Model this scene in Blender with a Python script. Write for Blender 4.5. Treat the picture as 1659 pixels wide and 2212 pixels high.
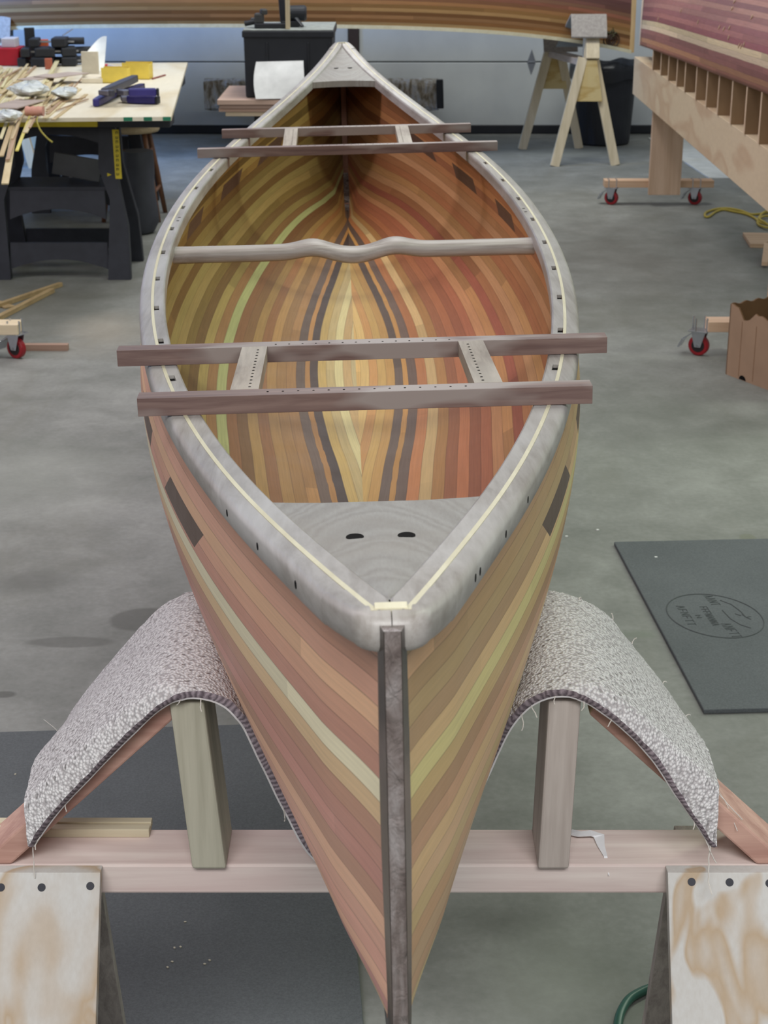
import bpy, bmesh, math, random
from mathutils import Vector, Matrix, Euler

for o in list(bpy.data.objects):
    bpy.data.objects.remove(o, do_unlink=True)
scene = bpy.context.scene
COL = scene.collection
random.seed(7)
PI = math.pi

# ------------------------------------------------------------------ camera
F = 3590.2            # focal length in pixels of the 1659 x 2212 frame
TH = 0.352876         # pitch below the horizon
CAMZ = 1.65
cam_data = bpy.data.cameras.new('camera')
cam = bpy.data.objects.new('camera', cam_data)
COL.objects.link(cam)
cam.location = (0, 0, CAMZ)
cam.rotation_euler = (PI / 2 - TH, 0, 0)
cam_data.sensor_fit = 'VERTICAL'
cam_data.sensor_height = 24.0
cam_data.lens = 24.0 * F / 2212.0
cam_data.clip_start = 0.05
cam_data.dof.use_dof = True
cam_data.dof.focus_distance = 2.1
cam_data.dof.aperture_fstop = 13.0
scene.camera = cam

# ------------------------------------------------------------------ world and lights
world = bpy.data.worlds.new('world')
scene.world = world
world.use_nodes = True
bg = world.node_tree.nodes['Background']
bg.inputs[0].default_value = (0.90, 0.95, 1.0, 1)
bg.inputs[1].default_value = 0.24


def area_light(name, loc, target, sx, sy, power, color, spread=180):
    d = bpy.data.lights.new(name, 'AREA')
    d.shape = 'RECTANGLE'; d.size = sx; d.size_y = sy
    d.energy = power; d.color = color
    d.spread = math.radians(spread)
    o = bpy.data.objects.new(name, d); COL.objects.link(o)
    o.location = loc
    o.rotation_euler = (Vector(target) - Vector(loc)).to_track_quat('-Z', 'Y').to_euler()
    return o


area_light('ceiling_light_right', (2.5, 5.0, 3.3), (0.1, 4.2, 0.4), 0.6, 6.2, 84, (0.86, 1.0, 0.80), 150)
area_light('ceiling_light_left', (-2.5, 5.0, 3.3), (-0.1, 4.2, 0.4), 0.6, 6.2, 78, (1.0, 0.88, 0.98), 150)
area_light('ceiling_light_middle', (0.0, 8.0, 3.5), (0.0, 7.2, 0.0), 0.5, 4.5, 46, (1.0, 0.99, 1.0), 160)
area_light('ceiling_light_front', (0.0, -0.7, 3.1), (0.0, 1.5, 0.3), 3.6, 0.9, 38, (1.0, 1.0, 1.0), 90)
area_light('ceiling_light_back', (0.9, 9.6, 3.4), (0.9, 11.4, 0.4), 3.0, 0.8, 64, (0.97, 1.0, 0.97))
area_light('bench_fill_light', (-1.9, 8.7, 2.9), (-1.9, 8.7, 0.7), 0.5, 2.0, 12, (0.96, 0.98, 1.0), 120)  # added lamp to brighten the tabletop, no known fixture there
area_light('bluish_fill_left', (-4.4, 9.8, 2.1), (-2.0, 12.7, 0.7), 1.0, 1.2, 95, (0.18, 0.42, 1.0), 110)  # unseen bluish source, added for the blue cast on the left door

scene.view_settings.view_transform = 'Standard'
scene.view_settings.look = 'None'
scene.view_settings.gamma = 1.0
scene.view_settings.use_curve_mapping = False
scene.view_settings.exposure = 0.0

# ------------------------------------------------------------------ helpers
CT, ST = math.cos(TH), math.sin(TH)


def ray(px, py):
    a, b = (px - 829.5) / F, (py - 1106.0) / F
    return Vector((a, CT - b * ST, -ST - b * CT))


def onz(px, py, z=0.0):
    r = ray(px, py); t = (z - CAMZ) / r.z
    return Vector((r.x * t, r.y * t, z))


def ony(px, py, y):
    r = ray(px, py); t = y / r.y
    return Vector((r.x * t, y, CAMZ + r.z * t))


def lin(c):
    out = []
    for v in c[:3]:
        v = v / 255.0
        out.append(v / 12.92 if v <= 0.04045 else ((v + 0.055) / 1.055) ** 2.4)
    return (out[0], out[1], out[2], 1.0)


def root_origin(o):
    v = Vector((0, 0, 0))
    while o is not None:
        v = v + o.location; o = o.parent
    return v


class MB:
    def __init__(self):
        self.v = []; self.f = []; self.m = []; self.cur = 0

    def poly(self, pts, faces):
        n = len(self.v)
        self.v += [tuple(p) for p in pts]
        for f in faces:
            self.f.append([i + n for i in f]); self.m.append(self.cur)

    def hexa(self, p):
        self.poly(p, [(0, 3, 2, 1), (4, 5, 6, 7), (0, 1, 5, 4), (1, 2, 6, 5), (2, 3, 7, 6), (3, 0, 4, 7)])

    def box(self, c, s, rz=0.0, rx=0.0, ry=0.0):
        M = Euler((rx, ry, rz)).to_matrix()
        c = Vector(c); h = [k / 2 for k in s]
        p = [c + M @ Vector((x * h[0], y * h[1], z * h[2])) for z in (-1, 1) for (x, y) in ((-1, -1), (1, -1), (1, 1), (-1, 1))]
        self.hexa(p)
        return self

    def beam(self, a, b, w, h, up=(0, 0, 1)):
        a, b = Vector(a), Vector(b)
        d = (b - a).normalized(); s = d.cross(Vector(up)).normalized(); u = s.cross(d)
        p = []
        for e in (a, b):
            p += [e - s * w / 2 - u * h / 2, e + s * w / 2 - u * h / 2, e + s * w / 2 + u * h / 2, e - s * w / 2 + u * h / 2]
        self.hexa(p)
        return self

    def tube(self, pts, r, n=8, closed=False):
        pts = [Vector(p) for p in pts]
        rings = []
        up = Vector((0, 0, 1))
        N = len(pts)
        for i, p in enumerate(pts):
            if closed:
                d = pts[(i + 1) % N] - pts[i - 1]
            else:
                d = pts[min(i + 1, N - 1)] - pts[max(i - 1, 0)]
            d.normalize()
            s = d.cross(up)
            if s.length < 1e-3: s = d.cross(Vector((1, 0, 0)))
            s.normalize(); u = s.cross(d)
            rr = r[i] if isinstance(r, (list, tuple)) else r
            rings.append([p + s * rr * math.cos(2 * PI * k / n) + u * rr * math.sin(2 * PI * k / n) for k in range(n)])
        fs = []
        last = N if closed else N - 1
        for i in range(last):
            j = (i + 1) % N
            for k in range(n):
                fs.append((i * n + k, i * n + (k + 1) % n, j * n + (k + 1) % n, j * n + k))
        if not closed:
            fs.append(tuple(range(n - 1, -1, -1))); fs.append(tuple((N - 1) * n + k for k in range(n)))
        self.poly([q for ring in rings for q in ring], fs)
        return self

    def cyl(self, a, b, r, n=20, r2=None):
        return self.tube([a, b], [r, r if r2 is None else r2], n)

    def lathe(self, c, prof, n=28, axis='Z'):
        c = Vector(c); P = []
        for (r, z) in prof:
            for k in range(n):
                t = 2 * PI * k / n
                q = Vector((r * math.cos(t), r * math.sin(t), z))
                if axis == 'X': q = Vector((z, r * math.cos(t), r * math.sin(t)))
                if axis == 'Y': q = Vector((r * math.cos(t), z, r * math.sin(t)))
                P.append(c + q)
        fs = []
        for i in range(len(prof) - 1):
            for k in range(n):
                fs.append((i * n + k, i * n + (k + 1) % n, (i + 1) * n + (k + 1) % n, (i + 1) * n + k))
        self.poly(P, fs)
        return self

    def prism(self, poly, o, u, v, depth):
        """polygon (list of 2D) in plane o + a*u + b*v, extruded along depth vector"""
        o, u, v, depth = Vector(o), Vector(u), Vector(v), Vector(depth)
        n = len(poly)
        P = [o + u * a + v * b for a, b in poly]
        P += [p + depth for p in P]
        fs = [tuple(range(n - 1, -1, -1)), tuple(range(n, 2 * n))]
        for i in range(n):
            j = (i + 1) % n
            fs.append((i, j, j + n, i + n))
        self.poly(P, fs)
        return self

    def grid(self, P, closed_u=False):
        nu, nv = len(P), len(P[0])
        fs = []
        for i in range(nu - (0 if closed_u else 1)):
            for j in range(nv - 1):
                a, b = i, (i + 1) % nu
                fs.append((a * nv + j, b * nv + j, b * nv + j + 1, a * nv + j + 1))
        self.poly([q for row in P for q in row], fs)
        return self

    def build(self, name, mats, parent=None, bevel=0.0, smooth=False, sub=0, local=False, segs=2, fix=True):
        me = bpy.data.meshes.new(name)
        off = Vector((0, 0, 0)) if (local or parent is None) else root_origin(parent)
        me.from_pydata([tuple(Vector(p) - off) for p in self.v], [], self.f)
        if not isinstance(mats, (list, tuple)): mats = [mats]
        for m in mats: me.materials.append(m)
        me.polygons.foreach_set('material_index', self.m)
        if fix:
            bm = bmesh.new(); bm.from_mesh(me)
            bmesh.ops.recalc_face_normals(bm, faces=bm.faces)
            bm.to_mesh(me); bm.free()
        if smooth:
            me.polygons.foreach_set('use_smooth', [True] * len(me.polygons))
        me.update()
        o = bpy.data.objects.new(name, me); COL.objects.link(o)
        if parent is not None: o.parent = parent
        if bevel > 0:
            b = o.modifiers.new('bevel', 'BEVEL'); b.width = bevel; b.segments = segs
            b.limit_method = 'ANGLE'; b.angle_limit = math.radians(35)
        if sub:
            s = o.modifiers.new('sub', 'SUBSURF'); s.levels = sub; s.render_levels = sub
        return o


def tag(o, label=None, cat=None, group=None, kind=None):
    if label: o['label'] = label
    if cat: o['category'] = cat
    if group: o['group'] = group
    if kind: o['kind'] = kind
    return o


def thing(name, loc, label, cat, group=None, rot=(0, 0, 0)):
    o = bpy.data.objects.new(name, None); COL.objects.link(o)
    o.empty_display_size = 0.1
    o.location = loc; o.rotation_euler = rot
    return tag(o, label, cat, group)


def dup(root, loc=None, rz=None, label=None, group=None, matrix=None):
    r = root.copy(); COL.objects.link(r)
    if matrix is not None: r.matrix_world = matrix
    if loc is not None: r.location = loc
    if rz is not None: r.rotation_euler = (0, 0, rz)
    if label: r['label'] = label
    if group: r['group'] = group
    for ch in list(root.children):
        c = ch.copy(); COL.objects.link(c); c.parent = r
        for g in list(ch.children):
            d = g.copy(); COL.objects.link(d); d.parent = c
    return r


# ------------------------------------------------------------------ materials
class NT:
    def __init__(self, name, rough=0.6, spec=0.4, metal=0.0):
        self.m = bpy.data.materials.new(name); self.m.use_nodes = True
        self.t = self.m.node_tree
        self.b = self.t.nodes['Principled BSDF']
        self.b.inputs['Roughness'].default_value = rough
        self.b.inputs['Specular IOR Level'].default_value = spec
        self.b.inputs['Metallic'].default_value = metal

    def n(self, typ, **kw):
        nd = self.t.nodes.new(typ)
        for k, v in kw.items():
            if k in nd.bl_rna.properties: setattr(nd, k, v)
            else: nd.inputs[k].default_value = v
        return nd

    def l(self, a, b): self.t.links.new(a, b)

    def math(self, op, a, b=None, c=None):
        nd = self.t.nodes.new('ShaderNodeMath'); nd.operation = op
        for i, x in enumerate((a, b, c)):
            if x is None: continue
            if isinstance(x, (int, float)): nd.inputs[i].default_value = x
            else: self.l(x, nd.inputs[i])
        return nd.outputs[0]

    def coord(self, scale=(1, 1, 1), rot=(0, 0, 0), src='Object'):
        tc = self.t.nodes.new('ShaderNodeTexCoord')
        mp = self.t.nodes.new('ShaderNodeMapping')
        mp.inputs['Scale'].default_value = scale; mp.inputs['Rotation'].default_value = rot
        self.l(tc.outputs[src], mp.inputs[0])
        return mp.outputs[0]

    def noise(self, vec, scale=5.0, detail=4.0, rough=0.55, dist=0.0):
        nd = self.n('ShaderNodeTexNoise'); nd.inputs['Scale'].default_value = scale
        nd.inputs['Detail'].default_value = detail; nd.inputs['Roughness'].default_value = rough
        nd.inputs['Distortion'].default_value = dist
        if vec is not None: self.l(vec, nd.inputs['Vector'])
        return nd.outputs['Fac']

    def ramp(self, fac, stops, interp='LINEAR'):
        nd = self.t.nodes.new('ShaderNodeValToRGB'); cr = nd.color_ramp; cr.interpolation = interp
        while len(cr.elements) < len(stops): cr.elements.new(0.5)
        for e, (p, c) in zip(cr.elements, stops):
            e.position = p; e.color = c
        self.l(fac, nd.inputs[0])
        return nd.outputs[0]

    def mix(self, fac, a, b, mode='MIX'):
        nd = self.t.nodes.new('ShaderNodeMix'); nd.data_type = 'RGBA'; nd.blend_type = mode
        for sock, x in ((nd.inputs[0], fac), (nd.inputs[6], a), (nd.inputs[7], b)):
            if isinstance(x, (int, float)): sock.default_value = x
            elif isinstance(x, tuple): sock.default_value = x
            else: self.l(x, sock)
        return nd.outputs[2]

    def color(self, c):
        if isinstance(c, tuple): self.b.inputs['Base Color'].default_value = c
        else: self.l(c, self.b.inputs['Base Color'])

    def bump(self, h, strength=0.3, dist=0.002):
        nd = self.t.nodes.new('ShaderNodeBump')
        nd.inputs['Strength'].default_value = strength; nd.inputs['Distance'].default_value = dist
        self.l(h, nd.inputs['Height']); self.l(nd.outputs[0], self.b.inputs['Normal'])


def gain(c, g):
    """scale an sRGB colour in linear light"""
    l = lin(c)
    out = []
    for v, k in zip(l[:3], g):
        v = min(1.0, v * k)
        out.append(255 * (v * 12.92 if v <= .0031308 else 1.055 * v ** (1 / 2.4) - .055))
    return tuple(out)


def plain(name, c, rough=0.6, spec=0.4, metal=0.0, var=0.06, scale=12.0, bump=0.0):
    k = NT(name, rough, spec, metal)
    base = lin(c)
    v = k.noise(k.coord(), scale, 4)
    d = tuple(x * (1 - var * 2) for x in base[:3]) + (1,)
    l = tuple(min(1, x * (1 + var * 2)) for x in base[:3]) + (1,)
    k.color(k.ramp(v, [(0.3, d), (0.7, l)]))
    if bump: k.bump(k.noise(k.coord(), scale * 8, 3), bump, 0.002)
    return k.m


def wood(name, c1, c2, axis='X', rough=0.6, spec=0.3, fine=1.0, blotch=0.25, c3=None, bump=0.15, ringscale=26.0):
    """straight-grained timber; grain runs along the object's axis"""
    k = NT(name, rough, spec)
    s = {'X': (0.06, 1, 1), 'Y': (1, 0.06, 1), 'Z': (1, 1, 0.06)}[axis]
    vec = k.coord(s)
    g = k.noise(vec, ringscale * fine, 5, 0.6, 0.6)
    g2 = k.noise(vec, 160 * fine, 3, 0.6)
    gm = k.math('ADD', k.math('MULTIPLY', g, 0.75), k.math('MULTIPLY', g2, 0.25))
    col = k.ramp(gm, [(0.36, lin(c1)), (0.62, lin(c2))])
    b = k.noise(k.coord(), 3.5, 3)
    col = k.mix(k.math('MULTIPLY', k.ramp(b, [(0.42, (0, 0, 0, 1)), (0.62, (1, 1, 1, 1))]), blotch), col, lin(c3 or c1))
    k.color(col)
    if bump: k.bump(gm, bump, 0.0015)
    return k.m


def plywood(name, cpale, ctan, axis='Z', scale=5.0, rough=0.65, stretch=0.16, thr=(0.47, 0.53), dist=0.5):
    """rotary-cut softwood ply: broad pale and tan cathedral figures"""
    k = NT(name, rough, 0.25)
    s = {'X': (stretch, 1, 1), 'Y': (1, stretch, 1), 'Z': (1, 1, stretch)}[axis]
    vec = k.coord(s)
    n = k.noise(vec, scale, 2.5, 0.5, dist)
    edge = k.ramp(n, [(thr[0], (0, 0, 0, 1)), (thr[1], (1, 1, 1, 1)), (0.62, (0.25, 0.25, 0.25, 1)), (0.7, (0, 0, 0, 1))])
    f = k.noise(vec, scale * 16, 3)
    col = k.mix(edge, lin(cpale), lin(ctan))
    d = tuple(x * 0.9 for x in lin(cpale)[:3]) + (1,)
    col = k.mix(k.math('MULTIPLY', f, 0.35), col, lin(tuple(0.82 * x for x in ctan)))
    k.color(col)
    return k.m


def hull_mat(name, mode, palette, grainamp=0.3, rough=0.36, patch=True, seed=0.0, spec=0.45, bright=1.0):
    """wooden strip planking: every strip has its own colour, piece joints, grain and a thin seam"""
    k = NT(name, rough, spec)
    at = k.n('ShaderNodeAttribute'); at.attribute_name = mode
    al = k.n('ShaderNodeAttribute'); al.attribute_name = 'along'
    gi = k.n('ShaderNodeAttribute'); gi.attribute_name = 'girth'
    st, s, g = at.outputs['Fac'], al.outputs['Fac'], gi.outputs['Fac']
    idx = k.math('FLOOR', st)
    fac = k.math('DIVIDE', k.math('ADD', k.math('MODULO', idx, 32.0), 0.5), 32.0)
    stops = [(i / 32.0, lin(tuple(min(255, v * bright) for v in c))) for i, c in enumerate(palette[:32])]
    col = k.ramp(fac, stops, 'CONSTANT')
    # pieces along a strip
    w1 = k.n('ShaderNodeTexWhiteNoise', noise_dimensions='1D'); k.l(k.math('ADD', idx, seed), w1.inputs['W'])
    seg = k.math('FLOOR', k.math('ADD', k.math('MULTIPLY', s, 0.85), k.math('MULTIPLY', w1.outputs['Value'], 9.0)))
    cv = k.n('ShaderNodeCombineXYZ'); k.l(idx, cv.inputs[0]); k.l(seg, cv.inputs[1]); cv.inputs[2].default_value = seed
    w2 = k.n('ShaderNodeTexWhiteNoise', noise_dimensions='3D'); k.l(cv.outputs[0], w2.inputs['Vector'])
    var = k.math('ADD', 0.80, k.math('MULTIPLY', w2.outputs['Value'], 0.38))
    hv = k.n('ShaderNodeHueSaturation')
    k.l(k.math('ADD', 0.488, k.math('MULTIPLY', w1.outputs['Value'], 0.024)), hv.inputs['Hue'])
    k.l(var, hv.inputs['Value']); k.l(col, hv.inputs['Color'])
    hv.inputs['Saturation'].default_value = 1.0
    col = hv.outputs[0]
    # grain
    gv = k.n('ShaderNodeCombineXYZ')
    k.l(k.math('MULTIPLY', s, 1.1), gv.inputs[0]); k.l(k.math('MULTIPLY', st, 1.0), gv.inputs[1]); gv.inputs[2].default_value = seed
    gr = k.noise(gv.outputs[0], 6.0, 5, 0.65, 0.3)
    gv2 = k.n('ShaderNodeCombineXYZ')
    k.l(k.math('MULTIPLY', s, 0.5), gv2.inputs[0]); k.l(k.math('MULTIPLY', st, 6.0), gv2.inputs[1])
    gr2 = k.noise(gv2.outputs[0], 9.0, 3, 0.6, 0.2)
    gsum = k.math('ADD', k.math('MULTIPLY', gr, 0.6), k.math('MULTIPLY', gr2, 0.4))
    gm = k.ramp(gsum, [(0.3, (1 - grainamp,) * 3 + (1,)), (0.68, (1 + grainamp * 0.35,) * 3 + (1,))])
    col = k.mix(1.0, col, gm, 'MULTIPLY')
    if patch:
        asb = k.math('ABSOLUTE', s)
        tot = None
        for (c0, hl, slope) in ((0.60, 0.115, 1.2), (1.12, 0.125, 1.2), (1.62, 0.14, 2.0)):
            d = k.math('ABSOLUTE', k.math('SUBTRACT', k.math('ADD', asb, k.math('MULTIPLY', k.math('SUBTRACT', g, 0.112), slope)), c0))
            mk = k.math('LESS_THAN', d, hl)
            tot = mk if tot is None else k.math('MAXIMUM', tot, mk)
        band = k.math('MULTIPLY', k.math('GREATER_THAN', g, 0.095), k.math('LESS_THAN', g, 0.131))
        tot = k.math('MULTIPLY', tot, band)
        walnut = k.mix(1.0, lin((96, 74, 62)), gm, 'MULTIPLY')
        col = k.mix(tot, col, walnut)
    fr = k.math('FRACT', st)
    seam = k.math('ADD', k.math('LESS_THAN', fr, 0.035), k.math('GREATER_THAN', fr, 0.975))
    col = k.mix(k.math('MULTIPLY', seam, 0.38), col, lin((70, 42, 25)))
    k.color(col)
    rn = k.noise(k.coord(), 14.0, 4)
    k.l(k.math('ADD', rough - 0.08, k.math('MULTIPLY', rn, 0.18)), k.b.inputs['Roughness'])
    k.bump(gsum, 0.06, 0.001)
    return k.m

# ------------------------------------------------------------------ the setting
def concrete():
    k = NT('concrete', 0.62, 0.35)
    v = k.coord()
    a = k.noise(v, 0.9, 5, 0.6)
    b = k.noise(v, 5.0, 6, 0.65, 0.3)
    c = k.noise(v, 60.0, 3, 0.6)
    st = k.noise(k.coord((1.6, 0.5, 1), (0, 0, 0.3)), 2.2, 5, 0.6, 0.8)
    m = k.math('ADD', k.math('MULTIPLY', a, 0.45), k.math('ADD', k.math('MULTIPLY', b, 0.4), k.math('MULTIPLY', c, 0.15)))
    col = k.ramp(m, [(0.36, lin((108, 110, 104))), (0.5, lin((130, 131, 126))), (0.64, lin((154, 155, 150)))])
    col = k.mix(k.math('MULTIPLY', k.ramp(st, [(0.52, (0, 0, 0, 1)), (0.66, (1, 1, 1, 1))]), 0.35), col, lin((112, 112, 102)))
    sp = k.n('ShaderNodeSeparateXYZ'); k.l(v, sp.inputs[0])
    wob = k.math('MULTIPLY', k.math('SUBTRACT', k.noise(v, 3.2, 5, 0.6), 0.5), 1.4)

    def blot(cx, cy, rx, ry, inner, strength, colr, w=1.0):
        nonlocal col
        dx = k.math('DIVIDE', k.math('SUBTRACT', sp.outputs[0], cx), rx)
        dy = k.math('DIVIDE', k.math('SUBTRACT', sp.outputs[1], cy), ry)
        d = k.math('SQRT', k.math('ADD', k.math('MULTIPLY', dx, dx), k.math('MULTIPLY', dy, dy)))
        d = k.math('ADD', d, k.math('MULTIPLY', wob, w))
        f = k.ramp(d, [(inner, (1, 1, 1, 1)), (1.0, (0, 0, 0, 1))])
        col = k.mix(k.math('MULTIPLY', f, strength), col, colr)
    dark = lin((82, 82, 76))
    p = onz(1420, 880); blot(p.x, p.y, .75, 1.1, .1, .35, lin((92, 96, 86)), .9)
    p = onz(1150, 1040); blot(p.x, p.y, .5, .5, .1, .12, lin((92, 96, 86)), .9)
    # old oil stains and grime, where the photo shows them on the slab
    blot(1.15, 8.1, 0.85, 1.5, 0.1, 0.60, lin((84, 80, 72)))
    blot(1.0, 6.9, 0.55, 0.5, 0.1, 0.40, lin((98, 98, 86)))
    p = onz(320, 1338); blot(p.x, p.y, 0.10, 0.075, 0.86, 0.60, dark, 0.55)
    p = onz(150, 1388); blot(p.x, p.y, 0.12, 0.035, 0.8, 0.5, dark, 0.7)
    p = onz(1615, 1161); blot(p.x, p.y, 0.025, 0.03, 0.8, 0.5, lin((110, 112, 92)), 0.2)
    p = onz(60, 1255); blot(p.x, p.y, 0.12, 0.09, 0.3, 0.35, dark, 0.8)
    p = onz(10, 1500); blot(p.x, p.y, 0.03, 0.02, 0.7, 0.6, lin((70, 70, 64)), 0.3)
    p = onz(1090, 1990); blot(p.x, p.y, 0.10, 0.06, 0.2, 0.3, dark, 0.9)
    p = onz(1380, 1370); blot(p.x, p.y, 0.06, 0.03, 0.3, 0.5, lin((106, 114, 100)), 0.8)
    p = onz(90, 660); blot(p.x, p.y, 0.5, 0.9, 0.1, 0.55, lin((86, 84, 72)), 0.8)
    p = onz(230, 720); blot(p.x, p.y, 0.25, 0.5, 0.1, 0.3, lin((186, 172, 152)), 0.8)
    pale = lin((166, 170, 160))
    p = onz(1200, 2120); blot(p.x, p.y, 0.18, 0.2, 0.1, 0.35, pale, 0.8)
    p = onz(1230, 330); blot(p.x, p.y, 0.5, 0.5, 0.1, 0.4, pale, 0.8)
    p = onz(80, 1030); blot(p.x, p.y, 0.35, 0.5, 0.1, 0.3, pale, 0.8)
    k.color(col)
    k.bump(k.math('ADD', b, k.math('MULTIPLY', c, 0.4)), 0.12, 0.003)
    return k.m


def dooor_mat():
    k = NT('door_panel', 0.45, 0.4)
    v = k.coord()
    n = k.noise(v, 160, 2)
    g = k.noise(v, 2.0, 4)
    col = k.ramp(g, [(0.3, lin((186, 190, 192))), (0.7, lin((204, 208, 208)))])
    k.color(col); k.bump(n, 0.15, 0.0015)
    return k.m


M = {}
M['concrete'] = concrete()
M['door'] = dooor_mat()
M['rubber_strip'] = plain('rubber_strip', (34, 36, 42), 0.6)
M['post_dark'] = plain('post_dark', (60, 48, 44), 0.6)
M['wall'] = plain('wall_paint', (196, 198, 196), 0.7)
M['steel'] = plain('steel', (170, 172, 178), 0.3, 0.5, 0.85)
M['zinc'] = plain('zinc', (190, 194, 202), 0.28, 0.5, 0.9)
M['black_metal'] = plain('black_metal', (30, 31, 36), 0.4, 0.5)
M['black_plastic'] = plain('black_plastic', (38, 40, 46), 0.5, 0.4)
M['hole_shade'] = plain('hole_shade', (22, 20, 20), 0.9, 0.1)  # near-black colour stands in for the shade inside holes

mb = MB(); mb.poly([(-6, -1.2, 0), (6, -1.2, 0), (6, 12.95, 0), (-6, 12.95, 0), (-6, -1.2, -.1), (6, -1.2, -.1), (6, 12.95, -.1), (-6, 12.95, -.1)],
                   [(0, 1, 2, 3), (7, 6, 5, 4), (0, 4, 5, 1), (1, 5, 6, 2), (2, 6, 7, 3), (3, 7, 4, 0)])
tag(mb.build('floor', M['concrete']), kind='structure')

DY = 12.70          # face of the two overhead garage doors
seam_z = ony(1000, 134, DY).z
post_x0, post_x1 = ony(752, 80, DY).x, ony(776, 80, DY).x


def door(name, x0, x1):
    root = thing(name, ((x0 + x1) / 2, DY, 0), None, None); del root
    o = bpy.data.objects[name]; o['kind'] = 'structure'
    z = 0.075
    h = seam_z - z
    hs = [(0.055, seam_z - 0.004), (seam_z + 0.004, seam_z + 0.60), (seam_z + 0.608, seam_z + 1.2), (seam_z + 1.208, seam_z + 1.8)]
    for a, b in hs:
        m = MB().box(((x0 + x1) / 2, DY + .022, (a + b) / 2), (x1 - x0, .044, b - a))
        m.build('door_panel', M['door'], o, bevel=0.006)
    m = MB().box(((x0 + x1) / 2, DY + .02, .034), (x1 - x0, .05, .068)); m.build('bottom_seal', M['rubber_strip'], o, bevel=.01)
    return o


d1 = door('door_1', -5.2, post_x0)
d2 = door('door_2', post_x1, 5.2)
# diamond hinge plate on the seam of the right-hand door
c = ony(1148, 134, DY)
m = MB(); w, hgt = .032, .092
m.prism([(-w, 0), (0, -hgt), (w, 0), (0, hgt)], (c.x, DY - .006, c.z), (1, 0, 0), (0, 0, 1), (0, .008, 0))
m.box((c.x, DY - .008, c.z), (.05, .008, .012))
m.build('hinge_plate', plain('hinge_grey', (128, 132, 140), .4, .5, .3), d2, bevel=.002)
m = MB().box(((post_x0 + post_x1) / 2, DY + .03, 1.3), (post_x1 - post_x0 - .01, .10, 2.6))
tag(m.build('trim_1', M['post_dark']), kind='structure')
m = MB().box((0, DY + .12, 1.9), (12, .12, 3.8)); tag(m.build('wall_back', M['wall']), kind='structure')


# ------------------------------------------------------------------ the strip canoe
C0 = Vector((-.0682, 3.5799, CAMZ - .6478)); YAW, HEEL = .030763, .02055
DEP = 0.3794
HP = dict(dep=.3794, rock=.0348, k1m=.7568, dm=.0144, k2m=1.2713, em=.3299, k1e=.6, de=.1, k2e=1.2, ee=.4, pw=4.0, inset=.4729, vcut=.3787)
KN = [0, .5, 1, 1.5, 2, 2.3, 2.5]
KB = [.3901, .3747, .3261, .2438, .1317, .0577, .0119]


def _spl():
    n = len(KN); h = [KN[i + 1] - KN[i] for i in range(n - 1)]
    A = [[0.0] * n for _ in range(n)]; r = [0.0] * n
    A[0][0] = 2 * h[0]; A[0][1] = h[0]; r[0] = 6 * (KB[1] - KB[0]) / h[0]; A[-1][-1] = 1
    for i in range(1, n - 1):
        A[i][i - 1] = h[i - 1]; A[i][i] = 2 * (h[i - 1] + h[i]); A[i][i + 1] = h[i]
        r[i] = 6 * ((KB[i + 1] - KB[i]) / h[i] - (KB[i] - KB[i - 1]) / h[i - 1])
    for i in range(n):
        p = A[i][i]
        for j in range(i + 1, n):
            q = A[j][i] / p
            if q:
                for kx in range(n): A[j][kx] -= q * A[i][kx]
                r[j] -= q * r[i]
    x = [0.0] * n
    for i in range(n - 1, -1, -1):
        x[i] = (r[i] - sum(A[i][j] * x[j] for j in range(i + 1, n))) / A[i][i]
    return x


_M2 = _spl()


def half_beam(s):
    s = min(abs(s), 2.5)
    i = 0
    while i < len(KN) - 2 and s > KN[i + 1]: i += 1
    h = KN[i + 1] - KN[i]; a = (KN[i + 1] - s) / h; b = (s - KN[i]) / h
    return a * KB[i] + b * KB[i + 1] + ((a ** 3 - a) * _M2[i] + (b ** 3 - b) * _M2[i + 1]) * h * h / 6


def sheer(s):
    t = (s / 2.5) ** 2
    return .0642 * t + .1097 * t * t + DEP        # above the keel amidships


def hull_pt(u, v):
    a = abs(u); t = a ** HP['pw']
    L = lambda p, q: HP[p] + (HP[q] - HP[p]) * t
    k1, d, k2, e = L('k1m', 'k1e'), L('dm', 'de'), L('k2m', 'k2e'), L('em', 'ee')
    s = u * 2.5; b = half_beam(s); zs = sheer(s); zk = HP['rock'] * a ** 4
    h = zs - zk; w = 1 - v
    x = 3 * w * w * v * k1 * b + 3 * w * v * v * k2 * b + v ** 3 * b
    z = zk + h * (3 * w * w * v * d + 3 * w * v * v * e + v ** 3)
    zf = (z - zk) / h
    ins = HP['inset'] * max(0.0, 1 - zf / HP['vcut']) ** 2
    return Vector((x, u * (2.5 - ins * a * a), z))


WS = [(-3, 0), (-1.4, 0), (-1.1, .032), (-.73, .068), (-.55, .083), (-.37, .102), (-.08, .122), (.15, .128), (.46, .124), (.87, .101), (1.1, .082), (1.35, .062), (1.65, .034), (1.95, 0), (3, 0)]


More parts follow.
